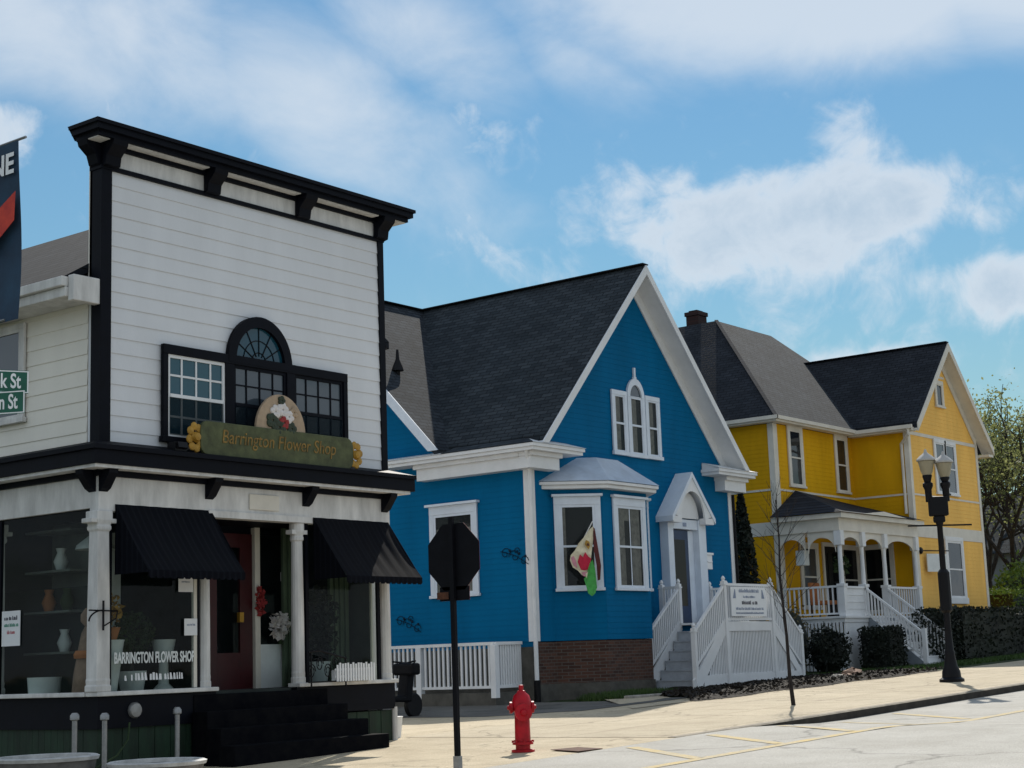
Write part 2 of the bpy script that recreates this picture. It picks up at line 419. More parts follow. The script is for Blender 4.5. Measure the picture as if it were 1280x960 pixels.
M['shadow_grey'] = ground_mat('shadow_grey_drive', (.13, .125, .115), (.08, .078, .072), crack=.3, scale=.8)  # dark grey standing in for the house shadow on the drive
M['kerb_face'] = paint('shaded_kerb_face', (.045, .038, .030), .95, .35, 3, .2, 20)  # shade on the street side of the kerb, put into its colour
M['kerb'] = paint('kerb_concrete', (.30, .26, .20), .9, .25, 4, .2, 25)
M['yellow_paint'] = ground_mat('worn_yellow_marking', (.54, .42, .21), (.42, .39, .32), scale=2.6)
M['dirt'] = ground_mat('garden_earth', (.022, .017, .013), (.008, .007, .006), scale=1.5, bump=.8)
M['mulch'] = paint('bark_mulch', (.024, .018, .013), .95, .4, 7)
M['lawn'] = ground_mat('lawn_earth', (.030, .048, .014), (.016, .026, .010), scale=1.2, bump=.8)

# ------------------------------------------------------------------ mesh helpers
ORG = {}


class MB:
    def __init__(s, T=None):
        s.v, s.f, s.T = [], [], T

    def frame(s, P, u, n):
        """local (a along u, b up, c out of the wall) -> world"""
        u = Vector(u); n = Vector(n); z = Vector((0, 0, 1)); P = Vector(P)
        s.T = Matrix(((u.x, z.x, n.x, P.x), (u.y, z.y, n.y, P.y), (u.z, z.z, n.z, P.z), (0, 0, 0, 1)))
        return s

    def add(s, pts, faces):
        o = len(s.v)
        for p in pts:
            p = Vector(p)
            s.v.append(s.T @ p if s.T else p)
        s.f += [[i + o for i in f] for f in faces]
        return s

    def poly(s, pts):
        return s.add(pts, [list(range(len(pts)))])

    def box(s, x0, x1, y0, y1, z0, z1):
        p = [(x0, y0, z0), (x1, y0, z0), (x1, y1, z0), (x0, y1, z0), (x0, y0, z1), (x1, y0, z1), (x1, y1, z1), (x0, y1, z1)]
        return s.add(p, [(0, 3, 2, 1), (4, 5, 6, 7), (0, 1, 5, 4), (1, 2, 6, 5), (2, 3, 7, 6), (3, 0, 4, 7)])

    def prism(s, pts, off):
        n = len(pts); off = Vector(off)
        q = [Vector(p) for p in pts]
        return s.add(q + [p + off for p in q], [list(range(n))[::-1], list(range(n, 2 * n))] + [(i, (i + 1) % n, n + (i + 1) % n, n + i) for i in range(n)])

    def bar(s, p, q, wd, ht, upv=(0, 0, 1)):
        p, q = Vector(p), Vector(q); d = (q - p).normalized(); upv = Vector(upv)
        sd_ = d.cross(upv)
        if sd_.length < 1e-4: sd_ = d.cross(Vector((1, 0, 0)))
        sd_.normalize(); uu = sd_.cross(d)
        a, b = sd_ * wd / 2, uu * ht / 2
        pts = [p - a - b, p + a - b, p + a + b, p - a + b]
        return s.add(pts + [x + (q - p) for x in pts], [(0, 3, 2, 1), (4, 5, 6, 7), (0, 1, 5, 4), (1, 2, 6, 5), (2, 3, 7, 6), (3, 0, 4, 7)])

    def tube(s, pts, r, n=8, r1=None, cap=True):
        pts = [Vector(p) for p in pts]; m = len(pts); vs, fs = [], []
        ref = Vector((0, 0, 1))
        for i, p in enumerate(pts):
            d = (pts[min(i + 1, m - 1)] - pts[max(i - 1, 0)]).normalized()
            a = d.cross(ref)
            if a.length < .05: a = d.cross(Vector((1, 0, 0)))
            a.normalize(); b = a.cross(d)
            rr = r if r1 is None else r + (r1 - r) * i / max(1, m - 1)
            for k in range(n):
                t = 2 * math.pi * k / n
                vs.append(p + a * rr * math.cos(t) + b * rr * math.sin(t))
        for i in range(m - 1):
            for k in range(n):
                fs.append((i * n + k, i * n + (k + 1) % n, (i + 1) * n + (k + 1) % n, (i + 1) * n + k))
        if cap:
            fs.append(list(range(n))[::-1]); fs.append([(m - 1) * n + k for k in range(n)])
        return s.add(vs, fs)

    def lathe(s, c, prof, n=20, axis=None):
        c = Vector(c); vs, fs = [], []
        A = Matrix.Identity(3) if axis is None else Vector(axis).to_track_quat('Z', 'Y').to_matrix()
        for r, z in prof:
            for k in range(n):
                t = 2 * math.pi * k / n
                vs.append(c + A @ Vector((r * math.cos(t), r * math.sin(t), z)))
        for i in range(len(prof) - 1):
            for k in range(n):
                fs.append((i * n + k, i * n + (k + 1) % n, (i + 1) * n + (k + 1) % n, (i + 1) * n + k))
        fs.append(list(range(n))[::-1]); fs.append([(len(prof) - 1) * n + k for k in range(n)])
        return s.add(vs, fs)

    def leaves(s, pts, size, flat=0.0):
        vs, fs = [], []
        for p in pts:
            z = size * random.uniform(.6, 1.35)
            d = Vector((random.gauss(0, 1), random.gauss(0, 1), random.gauss(0, 1) * (1 - flat))).normalized()
            e = d.cross(Vector((random.gauss(0, 1), random.gauss(0, 1), random.gauss(0, 1)))).normalized()
            o = len(vs)
            vs += [p - d * z * .5, p + e * z * .32, p + d * z * .5, p - e * z * .32]
            fs.append((o, o + 1, o + 2, o + 3))
        return s.add(vs, fs)

    def split(s, name, mat, parent, bevel=0.0, gap=.03):
        """one object per cluster of touching pieces"""
        par = list(range(len(s.v)))
        def find(i):
            while par[i] != i: par[i] = par[par[i]]; i = par[i]
            return i
        for f in s.f:
            for i in f[1:]: par[find(i)] = find(f[0])
        comp = {}
        for i in range(len(s.v)): comp.setdefault(find(i), []).append(i)
        bb = [[[min(s.v[i][k] for i in c) for k in range(3)], [max(s.v[i][k] for i in c) for k in range(3)], set(c)] for c in comp.values()]
        merged = True
        while merged:
            merged = False
            for a in range(len(bb)):
                for b in range(a + 1, len(bb)):
                    A, B = bb[a], bb[b]
                    if all(A[0][k] - gap <= B[1][k] and B[0][k] - gap <= A[1][k] for k in range(3)):
                        A[0] = [min(A[0][k], B[0][k]) for k in range(3)]; A[1] = [max(A[1][k], B[1][k]) for k in range(3)]; A[2] |= B[2]
                        bb.pop(b); merged = True; break
                if merged: break
        for g in bb:
            q = MB(); idx = {}
            for i in sorted(g[2]): idx[i] = len(q.v); q.v.append(s.v[i])
            q.f = [[idx[i] for i in f] for f in s.f if f[0] in g[2]]
            q.build(name, mat, parent, bevel=bevel)

    def build(s, name, mat, parent=None, smooth=False, label=None, bevel=0.0):
        me = bpy.data.meshes.new(name)
        off = ORG.get(parent.name, Vector()) if parent else Vector()
        me.from_pydata([tuple(v - off) for v in s.v], [], s.f)
        me.update()
        bm = bmesh.new(); bm.from_mesh(me); bmesh.ops.recalc_face_normals(bm, faces=bm.faces); bm.to_mesh(me); bm.free()
        o = bpy.data.objects.new(name, me)
        COL.objects.link(o)
        me.materials.append(mat)
        if smooth:
            for p in me.polygons: p.use_smooth = True
            try: me.set_sharp_from_angle(angle=R(40))
            except Exception: pass
        if parent:
            o.parent = parent
            ORG[o.name] = off
        if bevel:
            b = o.modifiers.new("bevel", 'BEVEL'); b.width = bevel; b.segments = 2; b.limit_method = 'ANGLE'
        if label: o["label"] = label
        return o


def thing(name, label, cat, loc, group=None):
    o = bpy.data.objects.new(name, None)
    COL.objects.link(o)
    o.empty_display_size = .3
    o.location = loc
    ORG[o.name] = Vector(loc)
    o["label"] = label; o["category"] = cat
    if group: o["group"] = group
    return o


def tag(o, label, cat, group=None, kind=None):
    if kind: o["kind"] = kind
    else:
        o["label"] = label; o["category"] = cat
        if group: o["group"] = group
    return o


def copy_tree(o, parent=None):
    c = o.copy(); COL.objects.link(c)
    if parent: c.parent = parent
    for ch in list(o.children): copy_tree(ch, c)
    return c


def text(name, body, size, P, u, v, mat, parent, depth=.006, align='CENTER', shear=0.0, sx=1.0, bold=0.0):
    """flat lettering lying in the plane u (reading direction), v (up)"""
    cu = bpy.data.curves.new(name, 'FONT')
    cu.body = body; cu.size = size; cu.align_x = align; cu.align_y = 'CENTER'; cu.extrude = depth; cu.shear = shear; cu.offset = bold
    tmp = bpy.data.objects.new("tmp", cu); COL.objects.link(tmp)
    bpy.context.view_layer.update()
    dg = bpy.context.evaluated_depsgraph_get()
    me = bpy.data.meshes.new_from_object(tmp.evaluated_get(dg))
    bpy.data.objects.remove(tmp)
    u, v = Vector(u).normalized(), Vector(v).normalized(); n = u.cross(v)
    off = ORG.get(parent.name, Vector())
    P = Vector(P) - off
    me.transform(Matrix(((u.x * sx, v.x, n.x, P.x), (u.y * sx, v.y, n.y, P.y), (u.z * sx, v.z, n.z, P.z), (0, 0, 0, 1))))
    me.materials.clear(); me.materials.append(mat)
    o = bpy.data.objects.new(name, me); COL.objects.link(o); o.parent = parent; ORG[o.name] = off
    return o


def print_line(P, u, v, width, h, mat, parent, seed=0):
    """a line of print too small to read: letter-sized marks with word gaps"""
    rr = random.Random(seed + 40); P, u, v = Vector(P), Vector(u).normalized(), Vector(v); n = u.cross(v); q = MB(); x = -width / 2
    while x < width / 2:
        if rr.random() < .16: x += h * .28; continue
        w_ = h * rr.uniform(.22, .5); t = h * rr.uniform(.62, 1.0)
        q.prism([P + u * x - v * h / 2, P + u * (x + w_) - v * h / 2, P + u * (x + w_ * rr.uniform(.5, 1)) - v * (h / 2 - t), P + u * x - v * (h / 2 - t)], n * .001); x += w_ + h * .13
    return q.build('print', mat, parent)


def siding(mb, P, u, n, poly, expo, lap):
    """lapped boards filling a convex polygon (a,b) of the wall plane"""
    mb.frame(P, u, n)
    b0 = min(p[1] for p in poly); b1 = max(p[1] for p in poly)

    def span(b):
        xs = []
        k = len(poly)
        for i in range(k):
            (a1, y1), (a2, y2) = poly[i], poly[(i + 1) % k]
            if (y1 - b) * (y2 - b) <= 0 and abs(y1 - y2) > 1e-9:
                xs.append(a1 + (a2 - a1) * (b - y1) / (y2 - y1))
        return (min(xs), max(xs)) if xs else None
    b = b0
    while b < b1 - 1e-4:
        t = min(b + expo, b1)
        lo, hi = span(b + 1e-5), span(t - 1e-5)
        if lo and hi:
            mb.add([(lo[0], b, lap), (lo[1], b, lap), (hi[1], t, 0), (hi[0], t, 0)], [(0, 1, 2, 3)])
            mb.add([(lo[0], b, 0), (lo[1], b, 0), (lo[1], b, lap), (lo[0], b, lap)], [(0, 1, 2, 3)])
        b = t
    return mb


ZU = (0, 0, 1)
LEFT, FRONT = ((0, -1, 0), (-1, 0, 0)), ((1, 0, 0), (0, -1, 0))      # (u, n) of walls facing -X and -Y, a runs left to right


def window(parent, P, un, wd, ht, trim=.11, top=None, sill=.07, proud=.05, mt=None, glassm=None, cols=1, rows=1, crown=0.0, curtain=None,
           name='window', meet=True, sash=.05, sashm=None, mun=.022):
    """double-hung window planted on a wall: casing > sash, pane, curtain"""
    u, n = un
    P = Vector(P) + Vector(n) * .010
    mt = mt or M['trim_white']; top = top or trim; sashm = sashm or mt; glassm = glassm or M['pane']
    m = MB().frame(P, u, n)
    m.box(-trim, 0, 0, ht, 0, proud); m.box(wd, wd + trim, 0, ht, 0, proud)
    m.box(-trim, wd + trim, ht, ht + top, 0, proud + .004)
    m.box(-trim - .03, wd + trim + .03, -sill, 0, 0, proud + .03)
    if crown: m.box(-trim - crown, wd + trim + crown, ht + top, ht + top + .06, 0, proud + crown + .02)
    wn = m.build(name, mt, parent, bevel=.006)
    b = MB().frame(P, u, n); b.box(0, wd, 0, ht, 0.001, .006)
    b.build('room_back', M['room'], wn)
    if curtain:
        c = MB().frame(P, u, n)
        for (x0, x1, y0, y1) in curtain:
            k = max(2, int((x1 - x0) * wd / .05))
            for i in range(k):
                xa = (x0 + (x1 - x0) * i / k) * wd; xb = (x0 + (x1 - x0) * (i + 1) / k) * wd
                za, zb = (.0085, .0125) if i % 2 else (.0125, .0085)
                c.poly([(xa, y0 * ht, za), (xb, y0 * ht, zb), (xb, y1 * ht, zb), (xa, y1 * ht, za)])
        c.build('curtain', M['curtain'] if parent else M['curtain'], wn)
    g = MB().frame(P, u, n); g.poly([(0, 0, .016), (wd, 0, .016), (wd, ht, .016), (0, ht, .016)])
    g.build('pane', glassm, wn)
    s = MB().frame(P, u, n); z0, z1 = .0175, .038
    s.box(0, sash, 0, ht, z0, z1); s.box(wd - sash, wd, 0, ht, z0, z1)
    s.box(sash, wd - sash, 0, sash, z0, z1); s.box(sash, wd - sash, ht - sash, ht, z0, z1)
    if meet: s.box(sash, wd - sash, ht * .5 - .025, ht * .5 + .025, z0, z1 + .008)
    for i in range(1, cols):
        s.box(wd * i / cols - mun / 2, wd * i / cols + mun / 2, sash, ht - sash, z0, z1 - .008)
    for i in range(1, rows):
        y = ht * i / rows
        if meet and abs(y - ht / 2) < .04: continue
        s.box(sash, wd - sash, y - mun / 2, y + mun / 2, z0, z1 - .010)
    s.build('sash', sashm, wn)
    return wn


M['clear_house'] = glass('house_window_glass', (.012, .016, .02), .03, .78, 1.6)


# ------------------------------------------------------------------ ground
def ss(a, b, x):
    t = max(0., min(1., (x - a) / (b - a))); return t * t * (3 - 2 * t)


def gz(x, y):
    xe = max(-12., min(58., x))
    return -1.11 + .024 * (xe - 18.48) - .10 * ss(17.5, 20.5, y)


def droad(x):
    return .125 * ss(20.4, 23.8, x)


def sheet(name, xs, ys, zf, mat):
    m = MB(); nx, ny = len(xs), len(ys)
    m.v = [Vector((x, y, zf(x, y))) for y in ys for x in xs]
    m.f = [(j * nx + i, j * nx + i + 1, (j + 1) * nx + i + 1, (j + 1) * nx + i) for j in range(ny - 1) for i in range(nx - 1)]
    o = m.build(name, mat); o["kind"] = "structure"
    return o


def rng(a, b, s):
    k = max(1, round((b - a) / s)); return [a + (b - a) * i / k for i in range(k + 1)]


far = [-900, -300, -120, -60]
gx = far + rng(-30, 70, 2.5) + [90, 140, 260, 600, 1500]
gy = [-900, -300, -100, -40, -15, 0, 8, 11.6, 11.9] + rng(12.1, 24, 1.0) + rng(25, 60, 5) + [90, 160, 400, 1500]
sheet('ground', gx, gy, lambda x, y: gz(x, y) - (.45 if y < 12 else .012), M['lawn'])
sheet('road', rng(-40, 90, 1.0), [-12, -6, 0, 4, 8, 10, 11, 12.0], lambda x, y: gz(x, y) - droad(x) + .0, M['road'])
sheet('side_street', rng(-12, 8.6, 2.0), rng(12.004, 70, 2.0), lambda x, y: gz(x, y) - .02, M['road'])
sheet('sidewalk', rng(18.99, 90, 1.0), rng(12.16, 16.9, .5), lambda x, y: gz(x, y) + .004, M['concrete'])
sheet('corner_pavement', rng(8.61, 18.996, .8), rng(12.004, 45, .8), lambda x, y: gz(x, y) + .0, M['apron'])
sheet('driveway', rng(18.99, 29.7, .8), rng(16.895, 45, .8), lambda x, y: gz(x, y) + .0, M['apron'])
sheet('shadow_strip', rng(24.9, 29.6, .6), rng(17.8, 45, .8), lambda x, y: gz(x, y) + .006, M['shadow_grey'])  # dark sheet that paints the blue house's shadow onto the drive
wk = [(30.6, 21.3), (33.4, 21.7), (33.4, 20.5), (30.92, 19.85), (27.2, 16.85), (25.2, 16.85)]
m = MB(); m.v = [Vector((x, y, gz(x, y) + .016)) for x, y in wk]; m.f = [(0, 1, 2, 3), (0, 3, 4, 5)]
m.build('front_walk', M['concrete'])['kind'] = 'structure'
bedy = rng(16.75, 21.2, .3)
m = MB()
for y in bedy:
    xl = max(27.3, 27.3 + (y - 16.85) * 1.24) if y < 19.85 else 31.1
    for i in range(20):
        x = xl + (38.9 - xl) * i / 19; m.v.append(Vector((x, y + .12 * math.sin(x * 1.7), gz(x, y) + .012 + (.05 + .05 * math.sin(x * 3.1 + y * 2.3)) * ss(16.8, 17.3, y))))
m.f = [(j * 20 + i, j * 20 + i + 1, j * 20 + i + 21, j * 20 + i + 20) for j in range(len(bedy) - 1) for i in range(19)]
m.build('garden_bed', M['dirt'])['kind'] = 'structure'
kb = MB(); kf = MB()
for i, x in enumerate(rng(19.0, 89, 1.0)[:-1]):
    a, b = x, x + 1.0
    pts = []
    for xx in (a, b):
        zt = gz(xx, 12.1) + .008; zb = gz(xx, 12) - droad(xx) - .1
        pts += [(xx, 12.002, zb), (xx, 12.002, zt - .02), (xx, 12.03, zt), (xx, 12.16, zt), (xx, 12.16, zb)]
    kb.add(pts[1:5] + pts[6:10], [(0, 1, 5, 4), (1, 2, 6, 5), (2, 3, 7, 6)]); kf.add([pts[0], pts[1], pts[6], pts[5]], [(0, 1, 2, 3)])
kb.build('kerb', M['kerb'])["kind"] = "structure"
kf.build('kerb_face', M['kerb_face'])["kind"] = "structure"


def marking(name, p, q, wd):
    p, q = Vector((*p, 0)), Vector((*q, 0)); d = (q - p); ln = d.length; d.normalize(); s = Vector((-d.y, d.x, 0)) * wd / 2
    m = MB(); k = max(2, int(ln / .7)); vs = []
    for i in range(k + 1):
        c = p + d * ln * i / k
        for e in (c - s, c + s): vs.append((e.x, e.y, gz(e.x, e.y) - droad(e.x) + .005))
    m.add(vs, [(2 * i, 2 * i + 1, 2 * i + 3, 2 * i + 2) for i in range(k)])
    o = m.build(name, M['yellow_paint']); o["kind"] = "structure"


marking('road_marking', (13.5, 9.92), (34, 9.62), .17)
for hx in (15.9, 17.85, 19.8, 21.75, 23.7): marking('road_marking', (hx + .25, 9.95), (hx + 1.6, 11.75), .17)

# ------------------------------------------------------------------ flower shop
SX0, SX1, SY = 13.05, 18.46, 16.72
shop = thing('flower_shop', 'white clapboard corner shop with black false-front cornice and two black awnings', 'shop', (15.7, SY, -1.15))
m = MB(); siding(m, (SX0, SY, 0), *FRONT, [(0, 2.9), (SX1 - SX0, 2.9), (SX1 - SX0, 6.58), (0, 6.58)], .205, .013)
m.T = None; m.box(SX0, SX1, SY + .001, SY + .25, 2.55, 7.0)
m.build('front_wall', M['shop_white'], shop)
m = MB(); siding(m, (SX0, 34, 0), *LEFT, [(0, 2.9), (34 - SY - .26, 2.9), (34 - SY - .26, 4.95), (0, 4.95)], .205, .012)
m.T = None; m.box(SX0 + .001, SX0 + .2, SY + .26, 34, 2.5, 4.95); m.box(SX0, SX0 + .02, SY + .18, SY + .27, 4.95, 6.9)
m.build('side_wall', M['shop_cream'], shop)
m = MB(); m.box(SX1 - .2, SX1, SY + .26, 34, -1.2, 4.95); m.box(SX0 + .2, SX1 - .2, 33.8, 34, -1.2, 4.95)
m.build('rear_wall', M['shop_white'], shop)
m = MB()
zr, ze = 7.0, 5.08
for sgn, xe in ((-1, 12.62), (1, 18.9)):
    m.prism([(xe, SY + .26, ze), (15.75, SY + .26, zr), (15.75, SY + .26, zr - .12), (xe, SY + .26, ze - .12)], (0, 18, 0))
m.build('roof', M['roof_slate'], shop)
m = MB(); m.box(12.56, 13.045, SY + .1, 34, 4.80, 4.93); m.box(12.50, 12.61, SY + .1, 34, 4.932, 5.06); m.box(12.60, 13.02, SY - .02, SY + .098, 4.74, 5.08)
m.build('eave_gutter', M['old_white'], shop, bevel=.012)
m = MB()
m.box(SX0 - .035, SX0 + .135, SY - .035, SY + .16, 2.95, 6.62)
m.box(SX1 - .09, SX1 + .03, SY - .033, SY + .12, 2.95, 6.62)
m.split('corner_board', M['navy'], shop)
# top cornice
m = MB()
zt = 7.13
m.prism([(12.70, 16.37, zt), (12.74, 16.41, zt - .09), (12.82, 16.45, zt - .17), (12.82, 17.0, zt - .17), (12.70, 17.0, zt)], (0, 0, .001))
cx0, cx1, cy0, cy1 = 12.70, 18.93, 16.37, 16.98
m.box(cx0, cx1, cy0, cy1, zt - .05, zt); m.box(cx0 + .03, cx1 - .03, cy0 + .03, cy1 - .03, zt - .13, zt - .051)
m.box(cx0 + .09, cx1 - .09, cy0 + .09, cy1 - .05, zt - .20, zt - .131)
m.box(SX0 - .05, SX1 + .04, SY - .07, SY + .2, 6.86, 6.925)                 # band between frieze and soffit
m.box(SX0 - .05, SX1 + .04, SY - .045, SY + .2, 6.575, 6.63)
cor = m.build('cornice', M['navy'], shop)
m = MB()
for bx in (SX0 + .09, 14.9, 16.68, SX1 - .06):
    m2 = [(bx - .12, SY - .03, 6.60), (bx - .12, SY - .11, 6.62), (bx - .12, SY - .13, 6.74), (bx - .12, SY - .26, 6.86), (bx - .12, SY - .28, 6.926), (bx - .12, SY - .03, 6.926)]
    b = MB(); b.prism(m2, (.24, 0, 0)); b.build('bracket', M['navy'], shop)
b = MB(); b.prism([(SX0 - .01, SY - .02, 6.58), (SX0 - .08, SY - .02, 6.64), (SX0 - .12, SY - .02, 6.76), (SX0 - .25, SY - .02, 6.86), (SX0 - .27, SY - .02, 6.93), (SX0 - .01, SY - .02, 6.93)], (0, .2, 0))
b.build('bracket', M['navy'], shop)
b = MB(); b.prism([(SX1 + .01, SY - .02, 6.58), (SX1 + .08, SY - .02, 6.64), (SX1 + .12, SY - .02, 6.76), (SX1 + .23, SY - .02, 6.86), (SX1 + .25, SY - .02, 6.93), (SX1 + .01, SY - .02, 6.93)], (0, .2, 0))
b.build('bracket', M['navy'], shop)
m = MB(); m.box(SX0 + .2, SX1 - .2, SY - .022, SY, 6.632, 6.858)
m.build('frieze_panel', M['old_white'], shop)
m = MB()
for a, c in ((13.30, 14.72), (15.06, 16.5), (16.86, 18.2)): m.box(a, c, 16.50, SY - .01, 6.918, 6.931)
m.box(12.80, 13.0, 16.5, 16.9, 6.918, 6.931); m.box(18.55, 18.82, 16.5, 16.9, 6.918, 6.931)
m.split('soffit_panel', M['old_white'], shop)

# upper window group
for (x, wd_, sm, gm) in ((14.10, 1.02, M['trim_white'], M['pane_teal']), (15.28, 1.02, M['navy'], M['pane_grey']), (16.46, 1.02, M['navy'], M['pane_grey'])):
    window(shop, (x, SY - .02, 3.10), FRONT, wd_, 1.12, trim=.085, top=.13, sill=.08, proud=.06, mt=M['navy'], glassm=gm, cols=4, rows=4, sashm=sm, sash=.045, mun=.028 if sm != M['navy'] else .02,
           curtain=None)
for x in (14.10, 15.28, 16.46):
    q = MB().frame((x, SY - .03, 3.10), *FRONT); q.poly([(.03, .03, .046), (.99, .03, .046), (.99, .54, .046), (.03, .54, .046)]); q.build('insect_screen', M['screen'], shop)
# arched transom
m = MB().frame((15.79, SY - .02, 4.30), *FRONT)
ro, ri, k = .615, .47, 22
arc = lambda r: [(r * math.cos(math.pi * i / k), r * 1.08 * math.sin(math.pi * i / k)) for i in range(k + 1)]
ao, ai = arc(ro), arc(ri)
for i in range(k):
    q = [ao[i], ao[i + 1], ai[i + 1], ai[i]]
    m.prism([(a, b, .0) for a, b in q], (0, 0, .075))
m.box(-ro, ro, -.05, .05, 0, .078)
aw = m.build('arched_window', M['navy'], shop)
g = MB().frame((15.79, SY - .02, 4.30), *FRONT); g.poly([(a, b, .02) for a, b in ai]); g.build('pane', glass('leaded_glass', (.010, .055, .085), .08), aw)
s_ = MB().frame((15.79, SY - .02, 4.30), *FRONT)
for i in range(1, 6):
    t = math.pi * i / 6; s_.bar((0.1 * math.cos(t), .1 * math.sin(t), .026), (ri * math.cos(t), ri * 1.08 * math.sin(t), .026), .014, .008, (0, 0, 1))
for rr in (.14, .30):
    pts = [(rr * math.cos(math.pi * i / 14), rr * 1.08 * math.sin(math.pi * i / 14), .026) for i in range(15)]
    s_.tube(pts, .007, 5)
s_.build('glazing_bars', M['sign_back'], aw)
# side window, first floor above the side street
window(shop, (SX0 - .015, 19.35, 3.45), LEFT, 1.0, 1.22, trim=.075, proud=.04, mt=M['old_white'], glassm=M['pane_grey'], sash=.045)

# lower cornice wraps the corner
m = MB()
def lower(z0, z1, e):
    m.box(SX0 - e, SX1 + min(e, .3), SY - e, SY + .0, z0, z1); m.box(SX0 - e, SX0, SY + .001, 34, z0, z1)
lower(2.62, 2.80, .34); lower(2.801, 2.86, .38)
m.prism([(SX0 - .36, SY - .36, 2.861), (SX1 + .28, SY - .36, 2.861), (SX1 + .05, SY - .04, 2.955), (SX0 - .05, SY - .04, 2.955)], (0, 0, .004))
m.prism([(SX0 - .36, SY - .36, 2.861), (SX0 - .05, SY - .04, 2.955), (SX0 - .05, 34, 2.955), (SX0 - .36, 34, 2.861)], (0, 0, .004))
m.build('storefront_cornice', M['navy'], shop, bevel=.015)
m = MB(); m.box(SX0 - .31, SX1 + .22, SY - .31, SY, 2.575, 2.618); m.box(SX0 - .31, SX0, SY + .001, 34, 2.575, 2.618)
m.build('cornice_moulding', M['old_white'], shop)
m = MB(); m.box(SX0 - .12, SX1 + .03, SY - .12, SY, 2.50, 2.574); m.box(SX0 - .12, SX0, SY + .001, 34, 2.50, 2.574)
m.build('cornice_bed_mould', M['navy'], shop)
m = MB(); m.box(SX0 - .07, SX1, SY - .07, SY + .1, 2.06, 2.498); m.box(SX0 - .07, SX0, SY + .101, 34, 2.10, 2.498)
m.box(14.8, 16.75, SY - .10, SY - .071, 2.06, 2.15)
m.build('fascia', M['old_white'], shop)
for bx in (SX0 - .0, 14.82, 16.66, SX1 - .12):
    b = MB(); b.prism([(bx - .07, SY - .071, 2.30), (bx - .07, SY - .14, 2.34), (bx - .07, SY - .28, 2.52), (bx - .07, SY - .29, 2.572), (bx - .07, SY - .121, 2.572), (bx - .07, SY - .071, 2.49)], (.14, 0, 0))
    b.build('bracket', M['navy'], shop)
for by in (SY - .02, 18.85):
    b = MB(); b.prism([(SX0 - .071, by, 2.30), (SX0 - .14, by, 2.34), (SX0 - .28, by, 2.52), (SX0 - .29, by, 2.572), (SX0 - .121, by, 2.572), (SX0 - .071, by, 2.49)], (0, .14, 0))
    b.build('bracket', M['navy'], shop)
m = MB(); m.box(15.55, 16.12, SY - .09, SY - .0712, 2.20, 2.42); m.build('fascia_plaque', M['cream'], shop, bevel=.01)

# columns
def column(x, y, w_=.20):
    c = MB(); h = w_ / 2
    c.lathe((x, y, -.205), [(h * 1.28, 0), (h * 1.28, .07), (h * 1.17, .09), (h * 1.2, .14), (h * 1.14, .17), (h * 1.12, .9), (h * .98, 2.0), (h * 1.2, 2.02), (h * 1.2, 2.06), (h * 1.1, 2.08), (h * 1.32, 2.14), (h * 1.32, 2.26)], 4 if w_ > .25 else 14)
    if w_ > .25:
        zc = c.v[:]; c.v = [Vector((x, y, 0)) + Matrix.Rotation(R(45), 3, 'Z') @ (v - Vector((x, y, 0))) for v in zc]
    c.box(x - h - .07, x + h + .07, y - h * .8, y + h * .8, 1.90, 1.96)
    c.build('column', M['old_white'], shop, bevel=.012 if w_ > .25 else 0)
column(13.05, SY, .26); column(14.80, SY + .02, .155); column(16.56, SY + .02, .165); column(18.39, SY + .02, .17)
column(SX0 + .02, 18.95, .26)
m = MB(); m.box(SX0 - .10, 14.95, SY - .12, SY + .12, -.26, -.205); m.box(16.45, SX1 + .08, SY - .12, SY + .12, -.26, -.205); m.box(SX0 - .12, SX0 + .1, SY + .121, 34, -.26, -.205)
m.split('sill', M['old_white'], shop, bevel=.01)
m = MB(); m.box(SX0 - .05, 14.95, SY - .06, SY + .3, -.66, -.262); m.box(16.45, SX1 + .05, SY - .06, SY + .3, -.64, -.262); m.box(SX0 - .05, SX0 + .2, SY + .301, 34, -.66, -.262)
m.split('bulkhead', M['navy'], shop)
m = MB()
x = SX0 - .02
while x < SX1 - .02:
    if not (14.9 < x < 16.7): m.box(x, x + .125, SY - .02 - (.006 if int(x * 8) % 2 else 0), SY + .25, -1.32, -.662)
    x += .13
y = SY + .26
while y < 33.9:
    m.box(SX0 - .02, SX0 + .2, y, y + .125, -1.40, -.662); y += .13
m.split('base_boards', M['green_board'], shop)
m = MB(); siding(m, (SX0, 34, 0), *LEFT, [(0, -.2), (34 - 19.08, -.2), (34 - 19.08, 2.1), (0, 2.1)], .205, .012); m.T = None; m.box(SX0 + .002, SX0 + .15, 19.08, 34, -.2, 2.1); m.build('lower_side_wall', M['shop_cream'], shop)
# glass
m = MB(); m.poly([(13.2, SY, -.2), (14.7, SY, -.2), (14.7, SY, 2.06), (13.2, SY, 2.06)])
m.poly([(16.69, SY, -.2), (18.26, SY, -.2), (18.26, SY, 2.06), (16.69, SY, 2.06)])
m.poly([(SX0, SY + .14, -.2), (SX0, 18.83, -.2), (SX0, 18.83, 2.1), (SX0, SY + .14, 2.1)])
m.split('shop_window', M['clear'], shop)
m = MB()
for a, b in ((13.2, 13.24), (14.66, 14.70), (16.69, 16.75), (18.2, 18.26)): m.box(a, b, SY - .02, SY + .02, -.2, 2.06)
m.box(SX0 - .02, SX0 + .02, SY + .14, SY + .18, -.2, 2.1); m.box(SX0 - .02, SX0 + .02, 18.76, 18.83, -.2, 2.1)
m.split('window_frame', M['navy'], shop)
m = MB(); m.box(14.60, 14.655, SY - .015, SY + .03, -.2, 2.06); m.box(18.10, 18.13, SY + .02, SY + .05, -.2, 2.06); m.split('window_mullion', M['cream'], shop)
